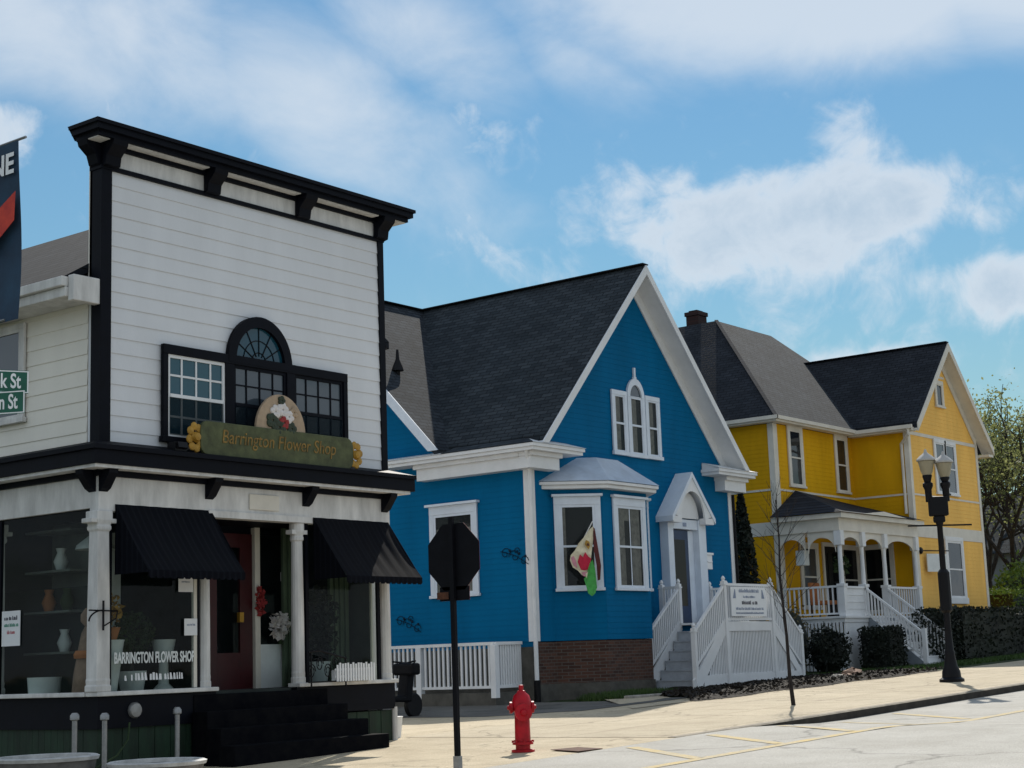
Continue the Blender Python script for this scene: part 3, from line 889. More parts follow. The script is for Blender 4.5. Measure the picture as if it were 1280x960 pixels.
# inside of the shop
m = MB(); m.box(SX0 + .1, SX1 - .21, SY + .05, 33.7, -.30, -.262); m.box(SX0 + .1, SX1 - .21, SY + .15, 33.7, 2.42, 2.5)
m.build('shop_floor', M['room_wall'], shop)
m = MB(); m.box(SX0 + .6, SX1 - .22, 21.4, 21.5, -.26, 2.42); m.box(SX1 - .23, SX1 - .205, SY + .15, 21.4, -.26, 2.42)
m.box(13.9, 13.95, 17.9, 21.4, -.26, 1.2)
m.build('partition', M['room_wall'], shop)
# recessed entrance
RY = 17.5
m = MB(); m.prism([(14.92, SY + .05, -.3), (15.42, RY, -.3), (15.42, RY, 2.05), (14.92, SY + .05, 2.05)], (-.02, 0, 0)); m.build('entry_side', M['navy'], shop)
m = MB(); m.box(15.3, 17.5, RY + .05, RY + .1, 1.95, 2.5); m.build('entry_header', M['navy'], shop)
m = MB(); m.prism([(14.9, SY + .12, 2.058), (16.6, SY + .12, 2.058), (17.4, RY + .1, 2.058), (15.3, RY + .1, 2.058)], (0, 0, .03)); m.build('entry_ceiling', M['navy'], shop)
m = MB(); m.prism([(16.62, SY + .12, -.3), (17.32, RY, -.3), (17.32, RY, .05), (16.62, SY + .12, .05)], (.02, 0, 0)); m.build('entry_side', M['navy'], shop)
m = MB(); m.box(15.52, 15.72, RY, RY + .05, -.28, 1.95); m.box(16.16, 16.40, RY, RY + .05, -.28, 1.95); m.box(15.721, 16.159, RY, RY + .05, -.28, .25); m.box(15.721, 16.159, RY, RY + .05, 1.75, 1.95)
dr = m.build('door', M['red_door'], shop)
m = MB(); m.poly([(15.72, RY + .02, .25), (16.16, RY + .02, .25), (16.16, RY + .02, 1.75), (15.72, RY + .02, 1.75)]); m.build('pane', M['clear'], dr)
m = MB(); m.box(16.10, 16.18, RY - .06, RY - .001, .68, .82); m.build('handle', M['gold'], dr)
m = MB(); m.box(16.43, 16.53, RY - .03, RY + .06, -.28, 2.05); m.build('entry_post', M['cream'], shop)
m = MB(); m.box(16.55, 17.22, RY, RY + .04, -.28, .36); m.build('entry_panel', M['ceramic'], shop)
m = MB(); m.poly([(16.54, RY + .02, .36), (17.3, RY + .02, .36), (17.3, RY + .02, 2.05), (16.54, RY + .02, 2.05)]); m.poly([(16.7, SY + .12, .05), (17.3, RY, .05), (17.3, RY, 2.05), (16.7, SY + .12, 2.05)])
m.split('entry_glass', M['clear'], shop)
m = MB()
zz = -.30
for i in range(4):
    y1 = 16.95 if i == 0 else SY - .06 - .30 * (i - 1)
    m.box(14.55 - .04 * i, 17.05 + .10 * i, SY - .06 - .30 * i - .02, (RY + .3) if i == 0 else SY - .06 - .30 * (i - 1) - .021, -1.30, zz); zz -= .215
m.build('entry_steps', M['step_black'], shop, bevel=.012)
# awnings
def awning(x0, x1, zt_=2.15, zb=1.27, p=.66):
    y0, y1 = SY - .075, SY - .075 - p
    a = MB(); k = 12
    nu, nv = 34, 8
    for j in range(nv + 1):
        for i in range(nu + 1):
            u_, v_ = i / nu, j / nv
            sag = .035 * math.sin(math.pi * v_) * (.6 + .4 * math.sin(math.pi * u_)) + .006 * math.sin(u_ * 41) * math.sin(math.pi * v_ * .9 + .2)
            a.v.append(Vector((x0 + (x1 - x0) * u_, y0 + (y1 - y0) * v_ + sag * .6, zt_ + (zb - zt_) * v_ - sag)))
    a.f = [(j * (nu + 1) + i, j * (nu + 1) + i + 1, (j + 1) * (nu + 1) + i + 1, (j + 1) * (nu + 1) + i) for j in range(nv) for i in range(nu)]
    o = a.build('awning', M['awning'], shop, smooth=True)
    v = MB()
    kk = 14
    for i in range(kk):
        xa = x0 + (x1 - x0) * i / kk; xb = x0 + (x1 - x0) * (i + 1) / kk; xm = (xa + xb) / 2
        v.prism([(xa, y1 - .002, zb + .005), (xb, y1 - .002, zb + .005), (xb, y1 - .002, zb - .075), (xm + .03, y1 - .002, zb - .10), (xm - .03, y1 - .002, zb - .10), (xa, y1 - .002, zb - .075)], (0, .008, 0))
    v.build('valance', M['awning'], o)
    for xx in (x0, x1):
        sd_ = MB(); sd_.prism([(xx, y0, zt_ - .004), (xx, y0, zb - .02), (xx, y1 + .002, zb - .02)], (.008 if xx == x0 else -.008, 0, 0)); sd_.build('side_flap', M['awning_side'], o)
    fr_ = MB(); fr_.tube([(x0 + .02, y0, zb), (x0 + .02, y1 + .02, zb)], .01, 6); fr_.tube([(x1 - .02, y0, zb), (x1 - .02, y1 + .02, zb)], .01, 6)
    fr_.build('awning_frame', M['black'], o)
awning(13.24, 14.86); awning(16.80, 18.42)
m = MB(); m.tube([(18.52, SY - .03, -.62), (18.52, SY - .03, -1.25)], .045, 10); m.tube([(18.52, SY + .1, 2.4), (18.52, SY + .1, -.6)], .035, 10)
m.split('downspout', M['old_white'], shop)
m = MB(); m.tube([(18.6, SY + .2, 3.0), (18.6, SY + .2, 4.55)], .03, 8); m.tube([(18.6, SY + .2, 4.55), (18.68, SY + .2, 4.62)], .03, 8); m.build('conduit', M['old_white'], shop, smooth=True)
m = MB(); m.lathe((13.57, SY - .061, -.45), [(.0, 0), (.10, 0), (.10, .03), (.085, .05), (.02, .055)], 20, (0, -1, 0)); m.build('alarm_bell', M['steel'], shop, smooth=True)
# wrought iron rail by the entry
rl = thing('iron_railing', 'black scrolled iron railing beside the white column at the shop steps', 'railing', (16.9, SY - .16, -.3))
m = MB()
m.tube([(16.55, SY - .2, .22), (16.75, SY - .22, .24), (17.3, SY - .22, .12)], .014, 6); m.tube([(16.55, SY - .2, -.2), (17.3, SY - .22, -.2)], .012, 6)
m.build('rail', M['black'], rl)
for i in range(5):
    c = Vector((16.6 + .16 * i, SY - .21, .0)); s_ = MB()
    s_.tube([c + Vector((.075 * math.cos(t) * (1 - t / 16), 0, .11 * math.sin(t) * (1 - t / 16) + (.05 if i % 2 else -.05))) for t in [j * .6 for j in range(18)]], .008, 5); s_.build('scroll', M['black'], rl)
s_ = MB(); s_.tube([(16.6, SY - .2, .24), (16.6, SY - .2, -.27)], .013, 6); s_.tube([(17.28, SY - .22, .14), (17.28, SY - .22, -.27)], .013, 6); s_.split('post', M['black'], rl)
# iron bracket on the corner column
hk = MB()
hk.tube([(13.0, SY - .16, .92), (13.0, SY - .16, .55)], .014, 6)
hk.tube([(13.0 - .22 * math.sin(t), SY - .16 - .0, .80 - .16 * (1 - math.cos(t)) * .9) for t in [i * .17 for i in range(10)]], .011, 6)
hk.tube([(12.78, SY - .16, .80), (13.22, SY - .16, .79)], .011, 6); hk.tube([(13.22, SY - .16, .79), (13.2, SY - .16, .70), (13.0, SY - .16, .60)], .009, 6)
tag(hk.build('iron_bracket', M['black']), 'black iron hanging bracket on the white corner column of the shop', 'bracket')
# painted hanging signboard
sg = thing('shop_signboard', 'moss green shop signboard with gold lettering and a flower crest above the door', 'sign', (15.93, 16.42, 2.87))
k = 8
x0, x1, z0, z1 = 14.46, 17.42, 2.865, 3.33
prof = []
for cx_, cz_, a0 in ((x1 - .14, z1 - .14, 0), (x0 + .14, z1 - .14, 90), (x0 + .14, z0 + .14, 180), (x1 - .14, z0 + .14, 270)):
    for i in range(k + 1):
        t = R(a0 + 90 * i / k); prof.append((cx_ + .14 * math.cos(t), 16.40, cz_ + .14 * math.sin(t)))
m = MB(); m.prism(prof, (0, .06, 0)); m.build('board', M['sign_green'], sg, bevel=.012)
text('lettering', 'Barrington Flower Shop', .265, (15.93, 16.395, 3.13), (1, 0, 0), ZU, M['gold_dull'], sg, .004, shear=.15, sx=.86)
m = MB(); pr = [(15.98 + .48 * math.cos(math.pi * i / 20), 16.43, 3.30 + .54 * math.sin(math.pi * i / 20)) for i in range(21)]; m.prism(pr, (0, .05, 0))
cr = m.build('crest', M['crest'], sg, bevel=.01)
for (px, pz, rr, mm) in ((15.86, 3.58, .10, 'petal_white'), (16.0, 3.62, .11, 'petal_white'), (16.12, 3.53, .10, 'petal_white'), (16.03, 3.44, .10, 'petal_red'), (15.80, 3.45, .12, 'leaf_paint'), (15.93, 3.36, .13, 'leaf_paint'), (16.17, 3.36, .10, 'leaf_paint'), (15.98, 3.75, .07, 'leaf_paint'), (16.22, 3.60, .08, 'crest')):
    f = MB()
    for q in range(5):
        t = q * 1.2566 + px * 7; f.lathe((px + rr * .55 * math.cos(t), 16.425, pz + rr * .55 * math.sin(t)), [(.0, 0), (rr * .5, .0), (rr * .42, .018), (.0, .03)], 9, (0, -1, 0))
    f.build('painted_flower', M[mm], cr)
for ex in (x0 - .07, x1 + .07):
    f = MB()
    for q in range(8):
        t = q * .785 + .2; f.lathe((ex + .10 * math.cos(t), 16.43, 3.09 + .15 * math.sin(t)), [(.0, 0), (.06, 0), (.05, .012), (0, .02)], 10, (0, -1, 0))
    f.lathe((ex, 16.42, 3.09), [(0, 0), (.075, 0), (.05, .05), (0, .06)], 12, (0, -1, 0)); f.build('gilt_flower', M['gold'], sg)
sup = MB(); sup.box(14.9, 14.98, 16.47, SY - .01, 2.97, 3.05); sup.box(16.9, 16.98, 16.47, SY - .01, 2.97, 3.05); sup.build('support', M['navy'], sg)
fl = MB(); fl.box(14.02, 14.22, 16.40, 16.56, 2.88, 3.0); fl.box(14.08, 14.16, 16.48, 16.52, 2.86, 2.88); fl.bar((14.12, 16.42, 2.94), (14.12, 16.36, 2.96), .16, .08)
tag(fl.build('flood_light', M['black']), 'small black flood lamp on the ledge left of the green signboard', 'lamp')

# shop window contents -------------------------------------------------
def crown_pts(c, r, n, shell=.55):
    out_ = []
    for _ in range(n):
        d = Vector((random.gauss(0, 1), random.gauss(0, 1), random.gauss(0, 1))).normalized()
        q = shell + (1 - shell) * random.random() ** .6
        out_.append(Vector(c) + Vector((d.x * r[0], d.y * r[1], d.z * r[2])) * q)
    return out_
def paper(P, un, wd, ht, label, lines, cat='notice'):
    u, n = un; P = Vector(P)
    t = thing('paper_notice', label, cat, P)
    m = MB().frame(P, u, n); m.box(0, wd, 0, ht, 0, .006); m.build('sheet', M['paper'], t)
    U = Vector(u)
    for k, (wf, sz, fy, mm) in enumerate(lines):
        print_line(P + U * wd / 2 + Vector((0, 0, ht * fy)) + Vector(n) * .0075, u, ZU, wd * wf, sz, M[mm], t, k)
    return t
paper((SX0 - .012, 18.72, .42), LEFT, .40, .46, 'white paper poster with black, green and red lines in the side window', [(.72, .055, .80, 'ink'), (.72, .045, .60, 'ink_green'), (.4, .05, .40, 'ink_red')], 'poster')
paper((14.32, SY - .03, 1.05), FRONT, .25, .27, 'upper white paper notice under the left awning', [(.6, .03, .7, 'ink_grey'), (.6, .02, .5, 'ink_grey')])
paper((14.42, SY - .03, .48), FRONT, .22, .22, 'lower white paper notice beside the white window mullion', [(.6, .03, .65, 'ink_grey')])
paper((16.95, RY - .02, 1.28), FRONT, .2, .13, 'small white card high on the dark glass right of the red door', [(.6, .025, .5, 'ink_grey')])
wl = thing('window_lettering', 'white lettering along the bottom of the window under the left awning', 'lettering', (14.05, SY - .02, .1))
text('lettering', 'BARRINGTON FLOWER SHOP', .19, (13.95, SY - .012, .20), (1, 0, 0), ZU, M['ceramic'], wl, .002, sx=.52, bold=.006)
print_line((13.93, SY - .012, -.03), (1, 0, 0), ZU, .95, .10, M['paper'], wl, 5)
v = MB(); v.lathe((13.42, SY + .28, -.26), [(.10, 0), (.115, .02), (.20, .66), (.21, .70), (.185, .70)], 18)
tag(v.build('vase', M['ceramic'], smooth=True), 'tall white tapered vase behind the left shop window beside the corner column', 'vase')
tp = thing('potted_topiary', 'round clipped green bush in a pot behind the left shop window', 'plant', (13.95, SY + .45, -.26))
m = MB(); m.lathe((13.95, SY + .45, -.26), [(.14, 0), (.19, .30), (.17, .30)], 16); m.build('pot', M['ceramic'], tp, smooth=True)
m = MB(); m.tube([(13.95, SY + .45, 0), (13.95, SY + .45, .4)], .02, 6); m.build('stem', M['bark'], tp)
m = MB(); m.leaves(crown_pts((13.95, SY + .42, .52), (.30, .24, .30), 700), .07); m.build('foliage', M['leaf_mid'], tp)
ur = MB(); ur.lathe((14.42, SY + .38, -.26), [(.15, 0), (.15, .04), (.07, .12), (.06, .42), (.12, .5), (.16, .7), (.13, .7)], 18)
tag(ur.build('pedestal_urn', M['ceramic'], smooth=True), 'pale pedestal urn behind the left shop window beside the mullion', 'urn')
tf = thing('flower_stand', 'small yellow flowers in an orange pot above the white vase', 'flowers', (13.45, SY + .3, .44))
m = MB(); m.lathe((13.45, SY + .3, .44), [(.10, 0), (.15, .16), (.13, .16)], 14); m.build('pot', M['terracotta'], tf, smooth=True)
m = MB(); m.leaves(crown_pts((13.45, SY + .3, .82), (.2, .16, .24), 160, .2), .08); m.build('blossoms', M['gold'], tf)
cu_ = MB(); cu_.box(13.95, 14.22, 17.75, 17.78, .2, 1.9); tag(cu_.build('display_screen', M['ceramic']), 'pale upright folding screen deep inside the left shop window', 'screen')
for (cx_, cy_, rr, hh, lab) in ((13.30, 18.15, .22, .26, 'low wide grey tub on the ledge of the side window'),):
    v = MB(); v.lathe((cx_, cy_, -.26), [(rr * .9, 0), (rr, hh), (rr * .9, hh)], 18); tag(v.build('tub', M['ceramic'], smooth=True), lab, 'tub')
mq = thing('dress_figure', 'brown garden statue with an orange sash behind the side window', 'figure', (13.32, 17.25, -.26))
m = MB(); m.lathe((13.32, 17.25, -.26), [(.22, 0), (.20, .25), (.15, .55), (.10, .8), (.05, .9)], 14); m.build('body', M['rock_red'], mq, smooth=True)
m = MB(); m.lathe((13.32, 17.25, .22), [(.19, 0), (.20, .05), (.17, .1)], 14); m.build('sash', M['orange'], mq, smooth=True)
m = MB(); m.lathe((13.32, 17.25, .62), [(.05, 0), (.11, .07), (.11, .16), (.05, .24)], 12); m.build('head', M['rock_red'], mq, smooth=True)
hl = MB(); hl.lathe((13.75, 17.7, 1.66), [(.02, .28), (.06, .2), (.24, .06), (.26, 0), (.02, .02)], 18); hl.tube([(13.75, 17.7, 1.9), (13.75, 17.7, 2.42)], .01, 5)
tag(hl.build('pendant_lamp', M['ceramic'], smooth=True), 'pale pendant shade hanging inside the side window', 'lamp')
rk = thing('display_rack', 'tall pale shelf rack standing left inside the side window', 'rack', (13.9, 18.55, -.26))
m = MB()
for zz_ in (.3, .85, 1.4, 1.95): m.box(13.65, 14.1, 18.1, 19.1, zz_, zz_ + .03)
m.build('shelf', M['dim'], rk)
m = MB(); m.box(14.1, 14.12, 18.1, 19.1, -.26, 2.1); m.build('back', M['dim'], rk)
for i, (yy, zz_, mm) in enumerate(((18.4, .33, 'ceramic'), (18.75, .88, 'terracotta'), (18.35, .88, 'leaf_mid'), (18.5, 1.43, 'ceramic'))):
    v = MB(); v.lathe((13.8, yy, zz_), [(.06, 0), (.10, .12), (.05, .24), (.07, .3)], 12)
    tag(v.build('jar', M[mm], smooth=True), ('white jar on the lowest shelf of the rack in the side window', 'orange jar on the middle shelf of the rack in the side window', 'green jar on the middle shelf of the rack in the side window', 'white jar on the top shelf of the rack in the side window')[i], 'jar')
wb = thing('picket_planter', 'little white picket window box standing on the sill of the right shop window', 'planter', (17.45, SY - .2, -.2))
m = MB()
for i in range(15):
    xx = 17.08 + .055 * i; m.box(xx, xx + .032, SY - .24, SY - .225, -.205, .03 + .03 * abs(math.sin(i * 1.3)))
m.box(17.06, 17.9, SY - .222, SY - .205, -.15, -.12); m.box(17.06, 17.9, SY - .222, SY - .205, -.05, -.02); m.box(17.08, 17.88, SY - .20, SY - .13, -.2, -.04)
m.build('pickets', M['white'], wb)
m = MB()
for i in range(8): m.box(17.72 + .055 * i, 17.72 + .055 * i + .05, SY + .5 + (.03 if i % 2 else 0), SY + .55 + (.03 if i % 2 else 0), -.25, 2.3)
for i in range(5): m.box(16.95 + .055 * i, 16.95 + .055 * i + .05, SY + .7 + (.03 if i % 2 else 0), SY + .75 + (.03 if i % 2 else 0), -.25, 2.3)
m.split('drape', M['drape'], shop, gap=.04)
gp = thing('potted_fern', 'dark leafy plant behind the right shop window', 'plant', (17.5, SY + .6, -.26))
m = MB(); m.lathe((17.5, SY + .6, -.26), [(.16, 0), (.22, .35), (.2, .35)], 16); m.build('pot', M['ceramic'], gp, smooth=True)
m = MB(); m.leaves(crown_pts((17.5, SY + .6, .62), (.4, .4, .6), 700, .2), .10); m.build('foliage', M['leaf_dark'], gp)
pf = thing('potted_lily', 'pale flowering plant standing on the white panel right of the red door', 'plant', (16.85, RY - .12, .36))
m = MB(); m.leaves(crown_pts((16.85, RY - .10, .62), (.2, .08, .22), 120, .1), .12); m.build('blossoms', M['petal_white'], pf)
m = MB(); m.tube([(16.85, RY - .1, .36), (16.85, RY - .1, .62)], .03, 6); m.build('stem', M['leaf_mid'], pf)
wr = MB(); wr.leaves(crown_pts((16.50, RY - .06, .98), (.10, .05, .22), 120, .2), .08)
tag(wr.build('hanging_posy', M['petal_red']), 'dusky red posy hanging on the pale post in the shop entrance', 'decoration')

# vent pipes, tubs and bucket in front of the shop
for i, (px, py, pz) in enumerate(((12.31, 16.2, -.46), (12.75, 16.2, -.48), (13.90, 16.22, -.46))):
    t = thing('vent_pipe', ('grey vent pipe standing left of the shop corner, behind the left round tub', 'grey vent pipe with a round cap at the shop corner, between the two round tubs', 'grey vent pipe beside the shop steps, right of the round alarm bell')[i], 'pipe', (px, py, -1.25), 'vent pipes in front of the shop')
    m = MB(); m.tube([(px, py, -1.27), (px, py, pz)], .032, 10); m.build('pipe', M['steel'], t, smooth=True)
    m = MB(); m.lathe((px, py, pz), [(.036, -.06), (.055, -.05), (.055, .0), (.03, .03)], 12); m.build('cap', M['steel'], t, smooth=True)
hs = MB(); hs.tube([(13.45, 16.6, -.6), (13.35, 16.5, -.8), (13.1, 16.4, -.98), (12.7, 16.3, -1.1)], .012, 6); tag(hs.build('garden_hose', M['leaf_mid']), 'thin green hose looping down from the shop wall', 'hose')
def tub(x, y, zr_, rr, lab):
    g0 = gz(x, y); t = thing('round_planter', lab, 'planter', (x, y, g0), 'round tubs on the shop corner')
    m = MB(); m.lathe((x, y, g0), [(rr * .72, 0), (rr * .80, .05), (rr * .96, zr_ - g0 - .04), (rr * .9, zr_ - g0 - .045)], 40); m.build('bowl', M['tub'], t, smooth=True)
    m = MB(); ro_, ri_ = rr, rr * .84; zz_ = zr_
    m.lathe((x, y, zz_), [(ri_, -.05), (ro_, -.045), (ro_ + .01, -.012), (ro_ - .02, .0), (ri_ + .01, -.004), (ri_, -.05)], 44); m.build('rim', M['tub_rim'], t, smooth=True)
    m = MB(); m.lathe((x, y, zz_ - .05), [(ri_ + .01, 0), (ri_ * .5, .02), (.01, .03)], 30); m.build('soil', M['soil'], t)
tub(10.09, 13.72, -.765, .505, 'larger round grey planter with pale rim at the left edge of the shop corner')
tub(10.77, 12.87, -.845, .48, 'round planter with white rim in front of the shop steps')
bk = MB(); bk.lathe((18.9, SY + .35, gz(18.9, 17)), [(.12, 0), (.15, .30), (.16, .32), (.14, .32)], 16)
tag(bk.build('bucket', M['white'], smooth=True), 'white plastic bucket on the pavement at the right corner of the shop', 'bucket')

# scooter half hidden behind the shop
mc = thing('motor_scooter', 'black motor scooter parked in the gap between the shop and the white balustrade', 'scooter', (24.2, 22.35, gz(24.2, 22)))
gz0 = gz(24.2, 22)
for i, (ox) in enumerate((-.1, 1.1)):
    m = MB(); m.lathe((24.2 + ox, 22.30, gz0 + .25), [(.06, -.05), (.22, -.055), (.25, -.03), (.25, .03), (.22, .055), (.06, .05)], 22, (0, 1, 0)); m.build('wheel', M['black'], mc, smooth=True)
m = MB(); m.prism([(24.25, 22.18, gz0 + .32), (25.45, 22.18, gz0 + .36), (25.55, 22.18, gz0 + .78), (24.95, 22.18, gz0 + .80), (24.75, 22.18, gz0 + .45), (24.45, 22.18, gz0 + .45), (24.35, 22.18, gz0 + 1.0), (24.15, 22.18, gz0 + .95)], (0, .26, 0)); m.build('body', M['sign_back'], mc, bevel=.04)
m = MB(); m.box(24.15, 24.42, 22.02, 22.58, gz0 + .86, gz0 + 1.1); m.build('fairing', M['sign_back'], mc, bevel=.05)
m = MB(); m.tube([(24.35, 22.0, gz0 + 1.14), (24.30, 22.3, gz0 + 1.1), (24.35, 22.62, gz0 + 1.14)], .02, 8); m.build('handlebar', M['black'], mc)
m = MB(); m.lathe((24.13, 22.3, gz0 + .96), [(.0, 0), (.07, 0), (.06, .03), (0, .04)], 14, (-1, 0, 0)); m.build('headlight', M['white'], mc, smooth=True)
m = MB(); m.box(24.95, 25.6, 22.2, 22.42, gz0 + .80, gz0 + .88); m.build('seat', M['black'], mc, bevel=.03)
mc.scale.x = -1; mc.location.x = 25.22

# ------------------------------------------------------------------ blue house
BX0, BX1, BY, BC = 29.8, 39.0, 22.53, 34.4
bh = thing('blue_house', 'bright blue gabled house with white trim, bay window and dark shingle roof', 'house', (34.4, 25, -.9))
ZE, SL, ZU_ = 5.0, 1.05, 9.74          # wall head, slope, underside ridge height
def zun(x): return ZU_ - SL * abs(x - BC)
m = MB(); siding(m, (0, BY, 0), *FRONT, [(BX0, .42), (BX1, .42), (BX1, zun(BX1)), (BC, ZU_), (BX0, zun(BX0))], .13, .006)
m.build('front_wall', M['blue'], bh)
m = MB(); siding(m, (BX0, 36, 0), *LEFT, [(0, .42), (36 - BY, .42), (36 - BY, 4.85), (0, 4.85)], .13, .006)
WR = 29.6                                  # left wing ridge (Y)
siding(m, (BX0 - .004, 36, 0), *LEFT, [(36 - 34.2, 4.85), (36 - 25.0, 4.85), (36 - WR, 9.45)], .13, .006)
m.T = None; m.box(BX1 - .1, BX1, BY + .02, 36, -.9, 5); m.box(BX0, BX1, 35.9, 36, -.9, 5); m.box(BX0 + .01, BX0 + .1, BY + .05, 36, .3, 4.8)
m.build('side_wall', M['blue'], bh)
# roof
th = .21; e = .55
m = MB()
ZC = 4.93
for sgn in (-1, 1):
    d = 4.57
    m.prism([(BC + sgn * d, BY - e + .012, ZU_ + .06 - SL * d), (BC, BY - e + .012, ZU_ + .06), (BC, BY - e + .012, ZU_ + th), (BC + sgn * d, BY - e + .012, ZU_ + th - SL * d)], (0, 14.5, 0))
roof = m.build('roof', M['roof_y'], bh)
m = MB()
f = lambda y_: ZU_ + .19 - SL * .985 * abs(y_ - WR)
for ye in (24.86, 34.34):
    m.prism([(BX0 - .5, ye, f(ye) - .20), (BX0 - .5, WR, f(WR) - .20), (BX0 - .5, WR, f(WR) + .02), (BX0 - .5, ye, f(ye) + .02)], (5.1, 0, 0))
m.build('wing_roof', M['roof_x'], bh)
m = MB()
f = lambda y_: ZU_ + .19 - SL * .985 * abs(y_ - WR)
for sgn in (-1, 1):
    yb, yt = WR + sgn * (ZU_ - .10 - 5.02) / (SL * .985), WR + sgn * (ZU_ + .225 - 5.02) / (SL * .985)
    m.prism([(BX0 - .53, yb, 5.02), (BX0 - .53, WR, ZU_ - .10), (BX0 - .53, WR, ZU_ + .225), (BX0 - .53, yt, 5.02)], (.03, 0, 0))
    yc = WR + sgn * (ZU_ - .07 - 5.02) / (SL * .985)
    m.prism([(BX0 - .5, yb, 5.02), (BX0 - .5, WR, ZU_ - .10), (BX0 - .5, WR, ZU_ - .07), (BX0 - .5, yc, 5.02)], (.49, 0, 0))
m.build('wing_bargeboard', M['blue_trim'], bh)
m = MB()
for sgn in (-1, 1):
    db, dt = (ZU_ - .05 - ZC) / SL, (ZU_ + th - .02 - ZC) / SL
    m.prism([(BC + sgn * db, BY - e - .03, ZC), (BC, BY - e - .03, ZU_ - .05), (BC, BY - e - .03, ZU_ + th - .02), (BC + sgn * dt, BY - e - .03, ZC)], (0, .04, 0))
    d0 = (ZU_ - ZC) / SL
    m.prism([(BC + sgn * d0, BY - e + .011, ZC), (BC, BY - e + .011, ZU_), (BC, BY - e + .011, ZU_ + .055), (BC + sgn * (d0 + .052), BY - e + .011, ZC)], (0, e - .02, 0))
    d1 = (ZU_ - .34 - ZC) / SL
    m.prism([(BC + sgn * d1, BY - .045, ZC), (BC, BY - .045, ZU_ - .34), (BC, BY - .045, ZU_ - .001), (BC + sgn * d0, BY - .045, ZC)], (0, .035, 0))
m.build('bargeboard', M['trim_white'], bh)
m = MB(); m.bar((BC, BY - e, ZU_ + th + .012), (BC, 37, ZU_ + th + .012), .26, .03); m.bar((BX0 - .5, WR, ZU_ + .215), (BC, WR, ZU_ + .215), .26, .03); m.build('ridge_cap', M['roof_dark_y'], bh)
# cornice returns
m = MB()
for (x0_, x1_, xf) in ((BX0 - .55, 31.30, 30.60), (37.5, BX1 + .55, 38.2)):
    m.box(x0_, x1_, BY - .58, BY - .001, 4.82, 4.90); m.box(x0_ + .04, x1_ - .04, BY - .54, BY - .001, 4.74, 4.819)
    xa_, xb_ = (x0_ - .02, x1_ + .02); xc_, xd_ = (BX0 - .0, x1_ - .05) if x0_ < 32 else (x0_ + .05, BX1 + .0)
    m.prism([(xa_, BY - .6, 4.901), (xb_, BY - .6, 4.901), (xd_, BY - .02, 5.08), (xc_, BY - .02, 5.08)], (0, 0, .01))
    a, b = (x0_ + .22, xf) if x0_ < 32 else (xf, x1_ - .22)
    m.box(a, b, BY - .32, BY - .001, 4.36, 4.739); m.box(a - .03, b + .03, BY - .40, BY - .001, 4.64, 4.7385)
m.box(BX0 - .55, BX0 - .001, BY, 26.9, 4.82, 4.90); m.box(BX0 - .51, BX0 - .001, BY, 26.85, 4.74, 4.819)
q = MB(); q.prism([(BX0 - .565, BY - .59, 4.902), (BX0 - .0, BY - .02, 5.09), (BX0 - .0, 24.7, 5.09), (BX0 - .565, 24.7, 4.902)], (0, 0, .012)); q.build('eave_shingles', M['roof_y'], bh)
m.prism([(BX0 - .57, 24.701, 4.901), (BX0, 24.701, 5.03), (BX0, 27, 5.03), (BX0 - .57, 27, 4.901)], (0, 0, .01))
m.prism([(31.27, BY - .59, 4.9), (31.27, BY - .02, 4.9), (31.27, BY - .02, 5.075)], (-.04, 0, 0)); m.prism([(37.53, BY - .59, 4.9), (37.53, BY - .02, 4.9), (37.53, BY - .02, 5.075)], (.04, 0, 0))
m.box(BX0 - .30, BX0 - .001, BY, 25.7, 4.36, 4.739); m.box(BX0 - .38, BX0 - .001, BY, 25.75, 4.64, 4.7385)
m.split('cornice', M['trim_white'], bh, bevel=.012)
m = MB(); m.box(BX0 - .012, BX0 + .20, BY - .022, BY, .42, 4.36); m.box(BX0 - .022, BX0, BY + .001, BY + .14, .42, 4.36); m.box(BX1 - .16, BX1 + .02, BY - .022, BY, .3, 4.36)
m.split('corner_board', M['trim_white'], bh)
m = MB(); m.tube([(BX0 - .45, BY - .30, 4.86), (BX0 - .42, BY - .28, 4.72), (BX0 - .10, BY - .10, 4.42), (BX0 - .06, BY - .08, 4.2), (BX0 - .06, BY - .08, -.45)], .052, 10); m.build('downspout', M['trim_white'], bh, smooth=True)
m = MB(); m.tube([(BX0 - .06, BY - .08, -.45), (BX0 - .06, BY - .08, -.95)], .075, 10); m.tube([(BX1 + .05, BY - .05, 4.3), (BX1 + .05, BY - .05, -.8)], .045, 8); m.split('drain_boot', M['black'], bh)
m = MB(); m.box(BX0 - .04, BX0 + .05, BY + .02, 36, -1.0, .30); m.box(BX0 + .06, BX1, BY - .02, BY + .1, -1.0, -.55); m.build('foundation', M['concrete_wall'], bh)
m = MB(); m.box(BX0 + .06, BX1, BY - .012, BY + .1, -.549, .40); m.build('brick_base', M['brick_x'], bh)
